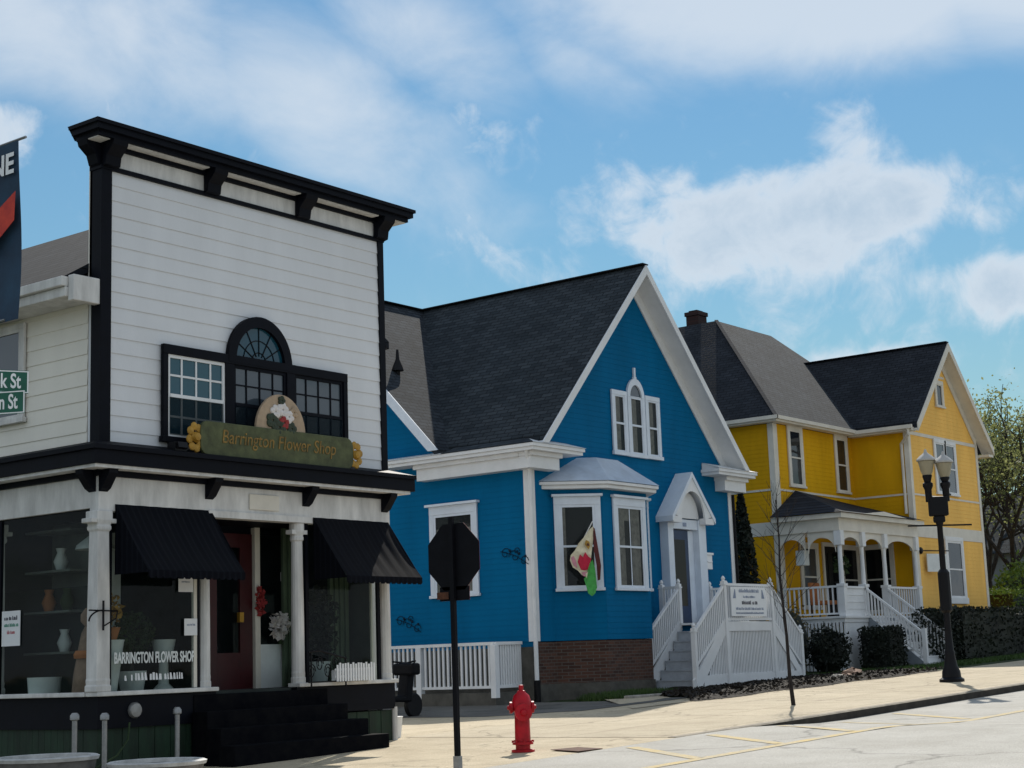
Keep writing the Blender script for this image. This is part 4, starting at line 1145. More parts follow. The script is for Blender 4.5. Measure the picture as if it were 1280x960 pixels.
# windows
window(bh, (BX0, 25.42, 1.60), LEFT, 1.22, 1.92, trim=.13, top=.20, crown=.07, mt=M['blue_trim'], glassm=M['clear_house'], curtain=[(.05, .4, .0, .82), (.6, .95, 0, .82)], sash=.06)
for (x, wd_, h_) in ((33.42, .44, 1.44), (34.95, .44, 1.44)):
    window(bh, (x, BY - .008, 5.08), FRONT, wd_, h_, trim=.12, top=.12, sill=.09, mt=M['blue_trim'], glassm=M['clear_house'], sash=.04, curtain=[(.0, .6, 0, 1)])
wc = window(bh, (34.13, BY - .012, 5.07), FRONT, .54, 1.46, trim=.125, top=.02, sill=.09, mt=M['blue_trim'], glassm=M['clear_house'], sash=.045, curtain=[(.0, .55, 0, 1)])
m = MB().frame((34.40, BY - .012, 6.53), *FRONT); k = 16
for (ro_, ri_, d_) in ((.395, .27, .058),):
    for i in range(k):
        t0, t1 = math.pi * i / k, math.pi * (i + 1) / k
        m.prism([(ro_ * math.cos(t0), ro_ * 1.25 * math.sin(t0), 0), (ro_ * math.cos(t1), ro_ * 1.25 * math.sin(t1), 0), (ri_ * math.cos(t1), ri_ * 1.2 * math.sin(t1), 0), (ri_ * math.cos(t0), ri_ * 1.2 * math.sin(t0), 0)], (0, 0, d_))
m.box(-.035, .035, .49, .78, 0, .05); m.box(-.06, .06, .49, .54, 0, .055)
m.build('window_arch', M['blue_trim'], bh)
m = MB().frame((34.40, BY - .012, 6.53), *FRONT); m.poly([(.27 * math.cos(math.pi * i / k), .324 * math.sin(math.pi * i / k), .017) for i in range(k + 1)]); m.build('arch_pane', M['pane_grey'], bh)

# bay
by = 21.66; bl, bm0, bm1, brr = 30.62, 31.49, 33.40, 34.27
bay_plan = [(bl, BY), (bm0, by), (bm1, by), (brr, BY)]
m = MB(); d45 = .7071
siding(m, (bl, BY, 0), (d45, -d45, 0), (-d45, -d45, 0), [(0, .42), (1.23, .42), (1.23, 4.02), (0, 4.02)], .13, .006)
siding(m, (0, by, 0), *FRONT, [(bm0, .42), (bm1, .42), (bm1, 4.02), (bm0, 4.02)], .13, .006)
siding(m, (bm1, by, 0), (d45, d45, 0), (d45, -d45, 0), [(0, .42), (1.23, .42), (1.23, 4.02), (0, 4.02)], .13, .006)
bay = m.build('bay', M['blue'], bh)
bmb = MB()
def ring(mm, z0_, z1_, ex, zt_=None):
    """prism over the bay plan grown by ex"""
    k_ = ex * .4142
    P_ = [(bl - ex * 1.414, BY), (bm0 - k_, by - ex), (bm1 + k_, by - ex), (brr + ex * 1.414, BY)]
    mm.prism([(x, y, z0_) for x, y in P_], (0, 0, z1_ - z0_))
    return P_
m = MB(); ring(m, -.55, .405, -.02); m.build('bay_base', M['brick_x'], bay)
m = MB(); ring(m, -1.0, -.551, .02); m.build('bay_foundation', M['concrete_wall'], bay)
m = MB(); ring(m, 3.93, 4.02, .24); ring(m, 4.021, 4.10, .30); m.build('bay_cornice', M['trim_white'], bay, bevel=.012)
m = MB(); lo = [(bl - .32 * 1.414, BY), (bm0 - .13, by - .32), (bm1 + .13, by - .32), (brr + .32 * 1.414, BY)]
hi = [(31.75, BY), (32.05, BY - .35), (33.0, BY - .35), (33.3, BY)]
for i in range(3): m.poly([(*lo[i], 4.105), (*lo[i + 1], 4.105), (*hi[i + 1], 4.78), (*hi[i], 4.78)])
m.poly([(*p_, 4.78) for p_ in hi]); m.build('bay_roof', M['metal_roof'], bay)
def bay_window(P, un, wd_, curt, cols):
    return window(bh, P, un, wd_, 1.95, trim=.14, top=.19, crown=.05, mt=M['blue_trim'], glassm=M['clear_house'], sash=.06, curtain=curt, cols=cols, mun=.03)
bay_window((bl + d45 * .20, BY - d45 * .20, 1.62), ((d45, -d45, 0), (-d45, -d45, 0)), .84, [(0, .16, 0, 1)], 1)
bay_window((32.02, by, 1.62), FRONT, 1.10, [(.0, .30, 0, 1), (.56, .90, 0, 1), (.30, .56, .82, 1)], 2)
bay_window((bm1 + d45 * .2, by + d45 * .2, 1.62), ((d45, d45, 0), (d45, -d45, 0)), .84, None, 1)

# entrance
hx, hy = 36.2, BY - .52
m = MB()
m.box(35.30, 35.56, BY - .26, BY - .001, .74, 3.48); m.box(36.74, 37.10, BY - .30, BY - .001, .74, 3.48); m.box(35.561, 36.739, BY - .26, BY - .001, 3.22, 3.48)
m.build('door_surround', M['blue_trim'], bh, bevel=.012)
m = MB(); m.box(35.57, 36.40, BY - .16, BY - .02, .78, 3.2); dr = m.build('door', M['navy_door'], bh)
m = MB(); m.box(35.68, 36.22, BY - .175, BY - .161, 1.25, 2.95); m.build('pane', M['pane_dark'], dr)
m = MB(); m.box(36.42, 36.735, BY - .12, BY - .02, .78, 3.2); m.build('sidelight', M['blue_trim'], bh)
m = MB()
# hood: little gable roof on the door
zf, za = 3.52, 4.70
for sgn in (-1, 1):
    m.prism([(hx + sgn * 1.06, hy, zf), (hx, hy, za), (hx, hy, za - .14), (hx + sgn * 1.06, hy, zf - .14)], (0, .52, 0))
m.build('door_hood', M['blue_trim'], bh)
m = MB()
k = 14
for i in range(k):       # pediment with an arched opening
    t0, t1 = math.pi * i / k, math.pi * (i + 1) / k
    def oc(t):
        xx = .92 * math.cos(t); return (hx + xx, hy + .03, min(za - .12 - abs(xx) * 1.113, za - .13))
    def ic(t): return (hx + .58 * math.cos(t), hy + .03, 3.5 + .70 * math.sin(t))
    m.prism([oc(t0), oc(t1), ic(t1), ic(t0)], (0, .05, 0))
m.box(hx - 1.0, hx - .58, hy + .02, BY - .27, 3.36, 3.52); m.box(hx + .58, hx + 1.0, hy + .02, BY - .31, 3.36, 3.52)
m.build('hood_pediment', M['trim_white'], bh)
m = MB(); pp = [(hx + .58 * math.cos(math.pi * i / k), BY - .29, 3.5 + .70 * math.sin(math.pi * i / k)) for i in range(k + 1)]; m.poly(pp); m.build('tympanum', M['trim_white'], bh)
q = MB(); q.box(hx - .18, hx - .02, BY - .275, BY - .262, 3.29, 3.39); q.build('number_plate', M['ink_grey'], bh)
mbx = MB(); mbx.box(37.34, 37.62, BY - .14, BY - .01, 2.22, 2.62); mbx.box(37.30, 37.66, BY - .17, BY - .01, 2.60, 2.66); mbx.box(37.36, 37.60, BY - .16, BY - .141, 2.40, 2.44)
tag(mbx.build('letter_box', M['white'], bevel=.01), 'white letter box on the blue wall right of the hooded door', 'letter box')

# deck with two flights of steps
st = thing('entry_deck', 'white wooden porch landing with slatted rails and steps on both sides', 'porch', (36, 21, -.88))
DY0, DY1, DX0, DX1, DZ, G0 = 20.5, 21.8, 34.9, 37.25, .78, -.90
LX, RX = 33.40, 38.72
m = MB()
m.box(DX0, DX1, DY0 + .03, 22.2, DZ - .05, DZ); m.build('landing', M['trim_white'], st)
m = MB(); nst = 7
for i in range(nst):
    zt_ = DZ - .24 * (i + 1) * .97; a = DX0 - (DX0 - LX) * (i + 1) / nst
    m.box(a, a + (DX0 - LX) / nst + .02, DY0 + .05, DY1 - .05, G0, zt_)
    m.box(a - .02, a + (DX0 - LX) / nst + .02, DY0 + .05, DY1 - .05, zt_ + .001, zt_ + .03)
m.build('steps', M['tread_grey'], st)
m = MB()
for i in range(nst):
    zt_ = DZ - .24 * (i + 1) * .97; a = DX1 + (RX - DX1) * i / nst
    m.box(a - .02, a + (RX - DX1) / nst, DY0 + .05, DY1 - .05, G0, zt_)
m.build('steps', M['trim_white'], st)
def newel(x, y, z0_, z1_):
    p = MB(); p.box(x - .055, x + .055, y - .055, y + .055, z0_, z1_); p.box(x - .07, x + .07, y - .07, y + .07, z1_ - .10, z1_ - .07)
    p.lathe((x, y, z1_), [(.055, 0), (.035, .02), (.055, .06), (.03, .11), (.005, .13)], 10); p.build('newel_post', M['trim_white'], st)
newel(LX, DY0, G0, .62); newel(LX, DY1, G0, .62); newel(DX0, DY0, G0, 1.76); newel(DX0, DY1, DZ, 1.76); newel(DX1, DY0, G0, 1.76); newel(RX, DY0, G0, .55); newel(DX0, 22.3, DZ, 1.76); newel(RX, DY1, G0, .55); newel(DX1, DY1, G0, 1.76)
newel(DX1, 22.3, DZ, 1.76)
def railing(p, q, nb, zlow, name='railing', mat=None, hgt=.82):
    """p,q: top rail ends; balusters drop hgt"""
    p, q = Vector(p), Vector(q); r_ = MB(); r_.bar(p, q, .07, .06); dn = Vector((0, 0, -hgt)); r_.bar(p + dn, q + dn, .05, .06)
    for i in range(1, nb):
        c = p + (q - p) * i / nb; r_.bar(c - Vector((0, 0, .02)), c + dn, .036, .036, (1, 0, 0))
    r_.build(name, mat or M['trim_white'], st)
railing((LX, DY0, .52), (DX0, DY0, 1.66), 17, 0); railing((LX, DY1, .52), (DX0, DY1, 1.66), 17, 0)
railing((DX0, DY0, 1.68), (DX1, DY0, 1.68), 24, 0, hgt=.85); railing((DX1, DY0, 1.66), (RX, DY0, .45), 17, 0); railing((DX0, DY1, 1.68), (DX0, 22.3, 1.68), 6, 0, hgt=.78)
railing((DX1, DY1, 1.66), (RX, DY1, .45), 17, 0); railing((DX1, DY1, 1.68), (DX1, 22.3, 1.68), 6, 0, hgt=.78)
m = MB()     # stringers, skirting with vertical slats
m.prism([(LX - .12, DY0 - .02, G0 + .0), (LX + .10, DY0 - .02, G0), (DX0 + .12, DY0 - .02, DZ - .16), (DX0 + .12, DY0 - .02, DZ + .05), (DX0 - .06, DY0 - .02, DZ + .05), (LX - .12, DY0 - .02, G0 + .30)], (0, .05, 0))
m.prism([(RX + .06, DY0 - .02, G0 + .05), (RX + .06, DY0 - .02, G0 + .30), (DX1 + .06, DY0 - .02, DZ + .05), (DX1 - .05, DY0 - .02, DZ + .05), (DX1 - .05, DY0 - .02, DZ - .22)], (0, .05, 0))
m.prism([(LX - .12, DY1 - .02, G0), (LX + .10, DY1 - .02, G0), (DX0 + .06, DY1 - .02, DZ - .16), (DX0 + .06, DY1 - .02, DZ + .05), (DX0 - .06, DY1 - .02, DZ + .05), (LX - .12, DY1 - .02, G0 + .30)], (0, .05, 0))
m.box(DX0 + .121, DX1 - .051, DY0 - .02, DY0 + .03, DZ - .24, DZ - .02)
m.box(LX + .35, RX - .12, DY0 - .018, DY0 + .03, G0 + .12, G0 + .40)
m.box(DX0 + .02, DX0 + .14, DY0 - .022, DY0 + .03, G0 + .401, DZ - .161); m.box(DX1 - .14, DX1 - .02, DY0 - .022, DY0 + .03, G0 + .401, DZ - .241)
m.build('skirt_board', M['trim_white'], st)
m = MB(); x = LX + .35
while x < RX - .25:
    ztop = DZ - .24 if DX0 < x < DX1 else (DZ - .2 - (DX0 - x) * 1.13 if x <= DX0 else DZ - .22 - (x - DX1) * .95)
    if ztop > G0 + .45: m.box(x, x + .045, DY0 + .005, DY0 + .02, G0 + .3, ztop)
    x += .075
m.build('skirt_slats', M['trim_white'], st)
ns = thing('notice_board', 'white printed notice board fixed to the porch rail of the blue house', 'sign', (36.08, DY0 - .05, .93))
m = MB(); m.box(35.12, 36.86, DY0 - .075, DY0 - .045, .90, 1.62); m.build('board', M['white'], ns)
for k, (wf, sz, zz_, mm) in enumerate(((1.0, .09, 1.53, 'ink_grey'), (.6, .06, 1.38, 'ink_grey'), (.75, .10, 1.24, 'ink'), (1.35, .07, 1.09, 'ink_grey'), (1.4, .05, .98, 'ink_grey'))):
    print_line((36.0, DY0 - .078, zz_), (1, 0, 0), ZU, wf, sz, M[mm], ns, k + 11)
for xx, sg_ in ((35.27, 1), (36.70, -1)):
    m = MB(); m.prism([(xx - .07 * sg_, DY0 - .0785, 1.34), (xx + .07 * sg_, DY0 - .0785, 1.34), (xx + .05 * sg_, DY0 - .0785, 1.56), (xx + .02 * sg_, DY0 - .0785, 1.56)], (0, -.003, 0)); m.build('emblem', M['ink_grey'], ns)

# balustrade round the areaway on the left
fe = thing('white_balustrade', 'low white slatted balustrade along the left wall of the blue house', 'railing', (28.6, 24.5, -.95))
FX, FY = 28.72, 22.85
m = MB()
m.bar((FX, FY, .40), (FX, 29, .40), .10, .07); m.bar((FX, FY, .40), (BX0 - .10, FY, .40), .10, .07)
m.bar((FX, FY, -.56), (FX, 29, -.56), .06, .06); m.bar((FX, FY, -.56), (BX0 - .10, FY, -.56), .06, .06)
m.build('rails', M['trim_white'], fe)
m = MB(); y = FY + .12; i = 0
while y < 29:
    m.box(FX - .018, FX + .018, y, y + .05, -.55, .38); y += .135
    i += 1
x = FX + .1
while x < BX0 - .15: m.box(x, x + .05, FY - .018, FY + .018, -.55, .38); x += .09
m.build('slats', M['trim_white'], fe)
for yy in (FY, 25.05, 27.2): q = MB(); q.box(FX - .07, FX + .07, yy - .07, yy + .07, -.80, .37); q.build('post', M['trim_white'], fe)
m = MB(); m.box(FX + .05, BX0 - .05, FY + .08, 29, -1.05, -.70); m.build('area_floor', M['concrete_wall'], fe)
m = MB(); m.box(FX - .06, FX + .1, FY - .05, 29, -1.1, -.68); m.box(FX + .101, BX0 - .06, FY - .05, FY + .07, -1.1, -.68); m.build('plinth', M['concrete_wall'], fe)

# iron scroll ornaments on the left wall
def scroll(yc, zc, lab):
    m = MB(); X = BX0 - .03
    for (dy, dz, s1, r0) in ((.28, .06, 1, .15), (.02, -.02, -1, .17), (-.26, -.14, 1, .13), (-.05, .10, 1, .09)):
        m.tube([(X, yc + dy - s1 * r0 * (1 - t / 9) * math.cos(t), zc + dz + r0 * (1 - t / 9) * math.sin(t)) for t in [i * .55 for i in range(14)]], .009, 5)
    m.tube([(X, yc + .42, zc + .12), (X, yc, zc), (X, yc - .38, zc - .22)], .009, 5)
    for (dy, dz) in ((.15, .12), (-.12, .04), (-.3, -.03)):
        m.lathe((X, yc + dy, zc + dz), [(0, 0), (.035, .0), (.03, .015), (0, .02)], 7, (-1, 0, 0))
    tag(m.build('iron_scroll', M['scroll_iron']), lab, 'ornament', 'iron scrolls on the blue wall')
scroll(22.98, 2.40, 'dark iron scroll ornament high on the blue wall beside the downspout')
scroll(26.3, .98, 'dark iron scroll ornament low on the blue wall above the balustrade')
# roof furniture
VX, VY, VZ = 30.42, 27.05, 7.38
rv = MB(); rv.tube([(VX, VY, VZ - .6), (VX, VY, VZ + .05)], .06, 10); rv.lathe((VX, VY, VZ), [(.16, 0), (.14, .08), (.05, .3), (.03, .55)], 12)
tag(rv.build('roof_vent', M['black'], smooth=True), 'small black conical vent on the left roof wing of the blue house', 'vent')

# garden flag by the bay
gf = thing('garden_flag', 'small cream, red and green tulip flag hanging in front of the bay window', 'flag', (30.7, 21.6, 2.4))
Pp = Vector((30.86, 21.80, 2.35)); Pe = Vector((30.55, 21.35, 3.02))
m = MB(); Pa = Vector((31.0, 21.98, 2.1)); Pt = Vector((30.9, 21.45, 3.05)); m.tube([(30.99, 22.1, 2.45), (30.83, 21.5, 3.12)], .013, 6); m.build('pole', M['white'], gf)
def flagpoly(pts, mm, off):
    U_ = Vector((.7071, -.7071, 0)); Nn = Vector((-.7071, -.7071, 0)); O_ = Vector((30.80, 21.62, 0))
    q = MB(); q.prism([O_ + U_ * a + Vector((0, 0, b)) + Nn * (off + .05 * math.sin(b * 6 + a * 5)) for a, b in pts], Nn * .008); q.build('cloth', M[mm], gf)
flagpoly([(.13, 3.02), (.02, 2.92), (-.12, 2.74), (-.24, 2.62), (-.33, 2.46), (-.42, 2.36), (-.44, 2.24), (-.38, 2.08), (-.26, 2.0), (-.18, 1.9), (-.06, 1.86), (.02, 2.1), (.05, 2.35), (.10, 2.6), (.14, 2.8)], 'flag_cream', .0)
flagpoly([(-.27, 2.20), (-.22, 2.37), (-.15, 2.30), (-.10, 2.42), (-.03, 2.31), (.04, 2.26), (-.01, 2.12), (-.03, 2.02), (-.12, 2.0), (-.20, 2.02)], 'flag_red', .04)
flagpoly([(-.42, 2.30), (-.36, 2.34), (-.31, 2.24), (-.28, 2.06), (-.34, 2.10), (-.39, 2.18)], 'flag_pink', .03)
flagpoly([(-.10, 2.60), (-.06, 2.70), (.02, 2.66), (.03, 2.55), (-.02, 2.47)], 'gold', .035)
flagpoly([(-.05, 2.60), (-.01, 2.63), (.01, 2.57), (-.03, 2.55)], 'flag_maroon', .045)
flagpoly([(-.18, 1.96), (-.06, 1.97), (.02, 2.06), (.04, 1.94), (-.06, 1.84), (-.16, 1.88)], 'flag_pink', .034)
flagpoly([(-.01, 2.12), (.06, 2.24), (.12, 2.05), (.15, 1.8), (.16, 1.6), (.10, 1.46), (.02, 1.40), (-.07, 1.47), (-.10, 1.64), (-.14, 1.80), (-.08, 1.88)], 'flag_green', .04)
flagpoly([(-.10, 1.92), (-.02, 1.98), (.04, 1.90), (.02, 1.78), (-.06, 1.75)], 'flag_cream', .055)
flagpoly([(.13, 3.0), (.17, 2.96), (.22, 2.5), (.27, 2.1), (.25, 1.78), (.19, 1.76), (.17, 2.1), (.12, 2.45)], 'flag_maroon', -.02)
# ------------------------------------------------------------------ yellow house
YX0, YX1, YY, YM, YL = 48.72, 54.40, 21.5, 23.5, 43.43
YC = (YX0 + YX1) / 2
yh = thing('yellow_house', 'yellow clapboard victorian house with cream trim, hipped roof and street gable', 'house', (48.7, 26, -.6))
YE = 6.85
def zy(x): return 9.82 - 1.0 * abs(x - YC)
m = MB(); siding(m, (0, YY, 0), *FRONT, [(YX0, .6), (YX1, .6), (YX1, zy(YX1)), (YC, 9.82), (YX0, zy(YX0))], .13, .006)
m.build('gable_wall', M['yellow_lit'], yh)
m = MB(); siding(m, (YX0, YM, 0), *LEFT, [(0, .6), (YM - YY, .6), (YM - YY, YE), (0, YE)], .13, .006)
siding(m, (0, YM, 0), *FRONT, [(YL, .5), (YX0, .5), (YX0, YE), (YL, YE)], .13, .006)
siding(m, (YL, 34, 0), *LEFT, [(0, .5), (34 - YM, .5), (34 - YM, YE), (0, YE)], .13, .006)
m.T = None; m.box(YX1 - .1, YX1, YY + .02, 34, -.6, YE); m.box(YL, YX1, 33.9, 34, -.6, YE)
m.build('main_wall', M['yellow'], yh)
m = MB(); m.box(YL + .02, YX0, YM + .01, YM + .1, -.9, .5); m.box(YL + .02, YL + .1, YM + .01, 34, -.9, .5); m.box(YX0 + .02, YX1, YY + .01, YY + .1, -.9, .6); m.box(YX0 + .02, YX0 + .1, YY, YM, -.9, .6)
m.build('foundation', M['concrete_wall'], yh)
# roofs
m = MB()
for xe in (YX0 - .12, YX1 + .45):
    m.prism([(xe, YY - .42, zy(xe) + .05), (YC, YY - .42, 9.87), (YC, YY - .42, 10.09), (xe, YY - .42, zy(xe) + .27)], (0, 6.5, 0))
m.build('gable_roof', M['roof_dark_y'], yh)
t_ = 4.45; zd = 7.0 + .96 * t_
ex0, ey0, ex1, ey1 = YL - .32, YM - .32, YX1 + .9, 34.4
m = MB()
dk0, dk1, dky, dky1 = ex0 + t_, 51.4, ey0 + t_, ey0 + t_ + 3.2
m.poly([(ex0, ey0, 7.0), (ex1, ey0, 7.0), (dk1, dky, zd), (dk0, dky, zd)])
m.build('hip_roof_front', M['roof_x'], yh)
m = MB(); m.poly([(ex0, ey0, 7.0), (dk0, dky, zd), (dk0, dky1, zd), (ex0, ey1, 7.0)]); m.poly([(ex1, ey0, 7.0), (ex1, ey1, 7.0), (dk1, dky1, zd), (dk1, dky, zd)])
m.poly([(ex0, ey1, 7.0), (dk0, dky1, zd), (dk1, dky1, zd), (ex1, ey1, 7.0)]); m.poly([(dk0, dky, zd), (dk1, dky, zd), (dk1, dky1, zd), (dk0, dky1, zd)])
m.build('hip_roof_sides', M['roof_dark_y'], yh)
m = MB(); m.bar((ex0, ey0, 7.02), (dk0, dky, zd + .02), .12, .03); m.bar((YC, YY - .42, 10.10), (YC, YY + 6, 10.10), .24, .03); m.split('ridge_cap', M['roof_dark_x'], yh)
m = MB(); m.box(ex0, YX0 - .36, ey0, ey0 + .3, 6.86, 6.99); m.box(ex0, ex0 + .3, ey0 + .301, ey1, 6.86, 6.99); m.box(ex0 - .06, YX0 - .34, ey0 - .08, ey0 - .001, 6.92, 7.03); m.box(ex0 - .08, ex0 - .001, ey0 - .08, ey1, 6.92, 7.03)
m.box(YX0 - .36, YX0, YY - .3, YM - .1, 6.82, 6.93); m.box(YX0 - .46, YX0 - .361, YY - .35, YM - .33, 6.88, 7.0)
m.build('eave', M['cream'], yh)
m = MB()
for sgn in (-1, 1):
    xe = YC + sgn * (3.3 if sgn > 0 else 3.0)
    m.prism([(xe, YY - .46, zy(xe) - .03), (YC, YY - .46, 9.79), (YC, YY - .46, 10.06), (xe, YY - .46, zy(xe) + .24)], (0, .035, 0))
    m.prism([(xe, YY - .424, zy(xe)), (YC, YY - .424, 9.82), (YC, YY - .424, 9.865), (xe, YY - .424, zy(xe) + .045)], (0, .41, 0))
    xf = YC + sgn * 2.8
    m.prism([(xf, YY - .04, zy(xf) - .30), (YC, YY - .04, 9.52), (YC, YY - .04, 9.819), (xf, YY - .04, zy(xf) - .001)], (0, .028, 0))
m.box(YX1 + .02, YX1 + .45, YY - .42, YY + 3, 6.42, 6.50)
m.build('bargeboard', M['cream'], yh)
m = MB()
m.box(YX0 - .02, YX0 + .16, YY - .025, YY, .6, 6.85); m.box(YX0 - .025, YX0, YY + .001, YY + .14, .6, 6.85); m.box(YX1 - .16, YX1 + .02, YY - .025, YY, .6, 6.85)
m.box(YL - .02, YL + .24, YM - .025, YM, .5, 6.85); m.box(YL - .025, YL, YM + .001, YM + .16, .5, 6.85)
m.split('corner_board', M['cream'], yh)
m = MB(); m.box(YX0 + .161, YX1 - .161, YY - .02, YY, 3.46, 3.86); m.box(YL - .02, YL, YM + .17, 34, 3.45, 3.85); m.box(YL + .241, YX0, YM - .02, YM, 3.45, 3.85)
m.box(YX0 + .162, YX1 - .162, YY - .024, YY, 6.76, 6.87); m.box(YC - .42, YC + .42, YY - .021, YY, 8.9, 8.98)
m.box(YX0 + .161, YX1 - .161, YY - .02, YY, 4.80, 4.86); m.box(YL + .241, YX0, YM - .02, YM, 4.80, 4.86); m.box(YX0 - .02, YX0, YY + .15, YM, 4.80, 4.86); m.box(YL - .02, YL, YM + .17, 34, 4.80, 4.86)
m.split('belt_course', M['cream'], yh)
m = MB(); m.tube([(YX0 - .40, YY - .2, 6.95), (YX0 - .38, YY - .2, 6.7), (YX0 - .08, YY + .2, 6.45), (YX0 - .07, YY + .2, 4.2)], .05, 8); m.build('downspout', M['cream'], yh, smooth=True)
window(yh, (50.78, YY, 5.0), FRONT, .72, 1.66, trim=.13, mt=M['trim_white'], glassm=M['pane_grey'], sash=.05, curtain=[(0, .5, .5, 1)])
window(yh, (51.62, YY, 5.0), FRONT, .72, 1.66, trim=.12, mt=M['trim_white'], glassm=M['pane_grey'], sash=.05)
window(yh, (51.10, YY, 1.55), FRONT, 1.2, 1.86, trim=.14, mt=M['trim_white'], glassm=M['pane'], sash=.06, sill=.2)
window(yh, (51.25, YY, 7.95), FRONT, .42, .72, trim=.14, mt=M['cream'], glassm=M['pane'], sash=.03, meet=False)
window(yh, (44.42, YM, 5.02), FRONT, .72, 1.72, trim=.13, mt=M['cream'], glassm=M['pane'], sash=.05, curtain=[(.2, 1, .55, .8)])
window(yh, (47.58, YM, 5.02), FRONT, .66, 1.72, trim=.13, mt=M['cream'], glassm=M['pane'], sash=.05)
window(yh, (44.75, YM, 1.3), FRONT, .95, 1.85, trim=.13, mt=M['cream'], glassm=M['pane_grey'], sash=.06)
m = MB(); m.box(46.25, 47.20, YM - .06, YM - .001, .95, 3.2); dr = m.build('door', M['black'], yh)
m = MB(); m.box(46.4, 47.05, YM - .075, YM - .061, 1.5, 3.0); m.build('pane', M['pane_dark'], dr)
m = MB(); m.box(46.13, 46.249, YM - .05, YM, .95, 3.2); m.box(47.201, 47.32, YM - .05, YM, .95, 3.2); m.box(46.13, 47.32, YM - .05, YM, 3.201, 3.33); m.build('door_surround', M['cream'], yh)
m = MB(); m.box(48.04, 48.60, 28.62, 29.12, 10.9, 11.72); m.box(48.0, 48.64, 28.58, 29.16, 11.721, 11.86); m.box(48.1, 48.5, 28.7, 29.04, 11.861, 11.92)
m.build('chimney', M['brick_dark'], yh)
# porch
PX0, PX1, PY, PZ = 43.0, 48.65, 21.3, .95
m = MB(); m.box(PX0, PX1, PY, YM - .03, PZ - .18, PZ); m.box(PX0 - .05, PX1, PY - .06, YM - .03, PZ - .06, PZ + .001); m.build('porch_floor', M['trim_white'], yh)
def pcol(x, y):
    c = MB(); c.box(x - .10, x + .10, y - .10, y + .10, PZ, PZ + .85); c.box(x - .12, x + .12, y - .12, y + .12, PZ + .851, PZ + .93)
    c.tube([(x, y, PZ + .93), (x, y, 3.0)], .075, 10, .06); c.box(x - .11, x + .11, y - .11, y + .11, 3.001, 3.42); c.build('porch_column', M['trim_white'], yh)
cols_ = [(43.2, 21.42), (44.62, 21.42), (46.14, 21.42), (48.42, 21.42)]
for c in cols_: pcol(*c)
m = MB(); m.box(43.08, 48.55, 21.34, 21.50, 3.42, 3.80); m.box(43.08, 43.24, 21.501, YM - .03, 3.42, 3.80); m.box(42.92, 48.72, 21.16, 21.339, 3.78, 3.92); m.box(42.92, 43.079, 21.34, YM - .03, 3.78, 3.92); m.build('porch_beam', M['cream'], yh)
for (xa, xb) in ((43.3, 44.52), (44.72, 46.04), (46.24, 48.32)):       # arched spandrels
    m = MB(); k = 12
    for i in range(k):
        t0, t1 = math.pi * i / k, math.pi * (i + 1) / k; hw = (xb - xa) / 2; xc = (xa + xb) / 2
        pa, pb = (xc - hw * math.cos(t0), 2.75 + .5 * math.sin(t0) ** .7 if t0 > 0 else 2.75), (xc - hw * math.cos(t1), 2.75 + .5 * max(0, math.sin(t1)) ** .7)
        m.prism([(pa[0], 21.40, pa[1]), (pb[0], 21.40, pb[1]), (pb[0], 21.40, 3.42), (pa[0], 21.40, 3.42)], (0, .04, 0))
    m.build('porch_arch', M['cream'], yh)
for (ya, yb) in ((21.52, 22.4), (22.5, 23.4)):
    m = MB(); k = 10
    for i in range(k):
        t0, t1 = math.pi * i / k, math.pi * (i + 1) / k; hw = (yb - ya) / 2; yc = (ya + yb) / 2
        m.prism([(43.14, yc - hw * math.cos(t0), 2.8 + .45 * math.sin(t0)), (43.14, yc - hw * math.cos(t1), 2.8 + .45 * math.sin(t1)), (43.14, yc - hw * math.cos(t1), 3.42), (43.14, yc - hw * math.cos(t0), 3.42)], (.04, 0, 0))
    m.build('porch_arch', M['cream'], yh)
m = MB(); p0 = [(42.85, 21.1, 3.93), (48.78, 21.1, 3.93), (48.70, YM - .03, 4.55), (44.3, YM - .03, 4.86), (42.85, YM - .03, 3.93)]
m.poly([p0[0], p0[1], (48.70, YM - .03, 4.62), (44.6, YM - .03, 4.86)]); m.poly([p0[0], (44.6, YM - .03, 4.86), (42.85, YM - .03, 3.93)])
m.build('porch_roof', M['roof_dark_x'], yh)
m = MB(); m.prism([(44.2, 21.06, 3.93), (47.2, 21.06, 3.93), (45.6, 21.06, 4.06)], (0, .03, 0)); m.build('porch_pediment', M['cream'], yh)
m = MB(); m.box(PX0 + .05, PX1, PY + .03, PY + .08, -.6, PZ - .181)
x = PX0
while x < 44.3: x += .14
m.build('porch_skirt', M['trim_white'], yh)
m = MB()
y = PY + .1
while y < YM - .1: m.box(PX0 - .01, PX0 + .03, y, y + .07, -.6, PZ - .181); y += .115
m.build('porch_lattice', M['trim_white'], yh)
def prail(p, q, nb, hgt=.78):
    p, q = Vector(p), Vector(q); r_ = MB(); r_.bar(p, q, .08, .06); dn = Vector((0, 0, -hgt)); r_.bar(p + dn, q + dn, .05, .05)
    for i in range(1, nb): c = p + (q - p) * i / nb; r_.bar(c, c + dn, .04, .04, (1, 0, 0))
    r_.build('porch_railing', M['trim_white'], yh)
prail((43.2, 21.42, PZ + .86), (43.2, YM - .05, PZ + .86), 13); prail((46.2, 21.42, PZ + .86), (48.4, 21.42, PZ + .86), 13)
m = MB(); m.box(43.3, 44.52, 21.38, 21.46, PZ, PZ + .80); m.box(43.28, 44.52, 21.34, 21.50, PZ + .801, PZ + .86)
for zz_ in (.2, .4, .6): m.box(43.3, 44.52, 21.365, 21.379, PZ + zz_, PZ + zz_ + .02)
m.build('porch_parapet', M['trim_white'], yh)
m = MB(); m.box(43.1, 48.6, 21.45, YM - .03, 3.72, 3.77); m.build('porch_ceiling', M['cream'], yh)
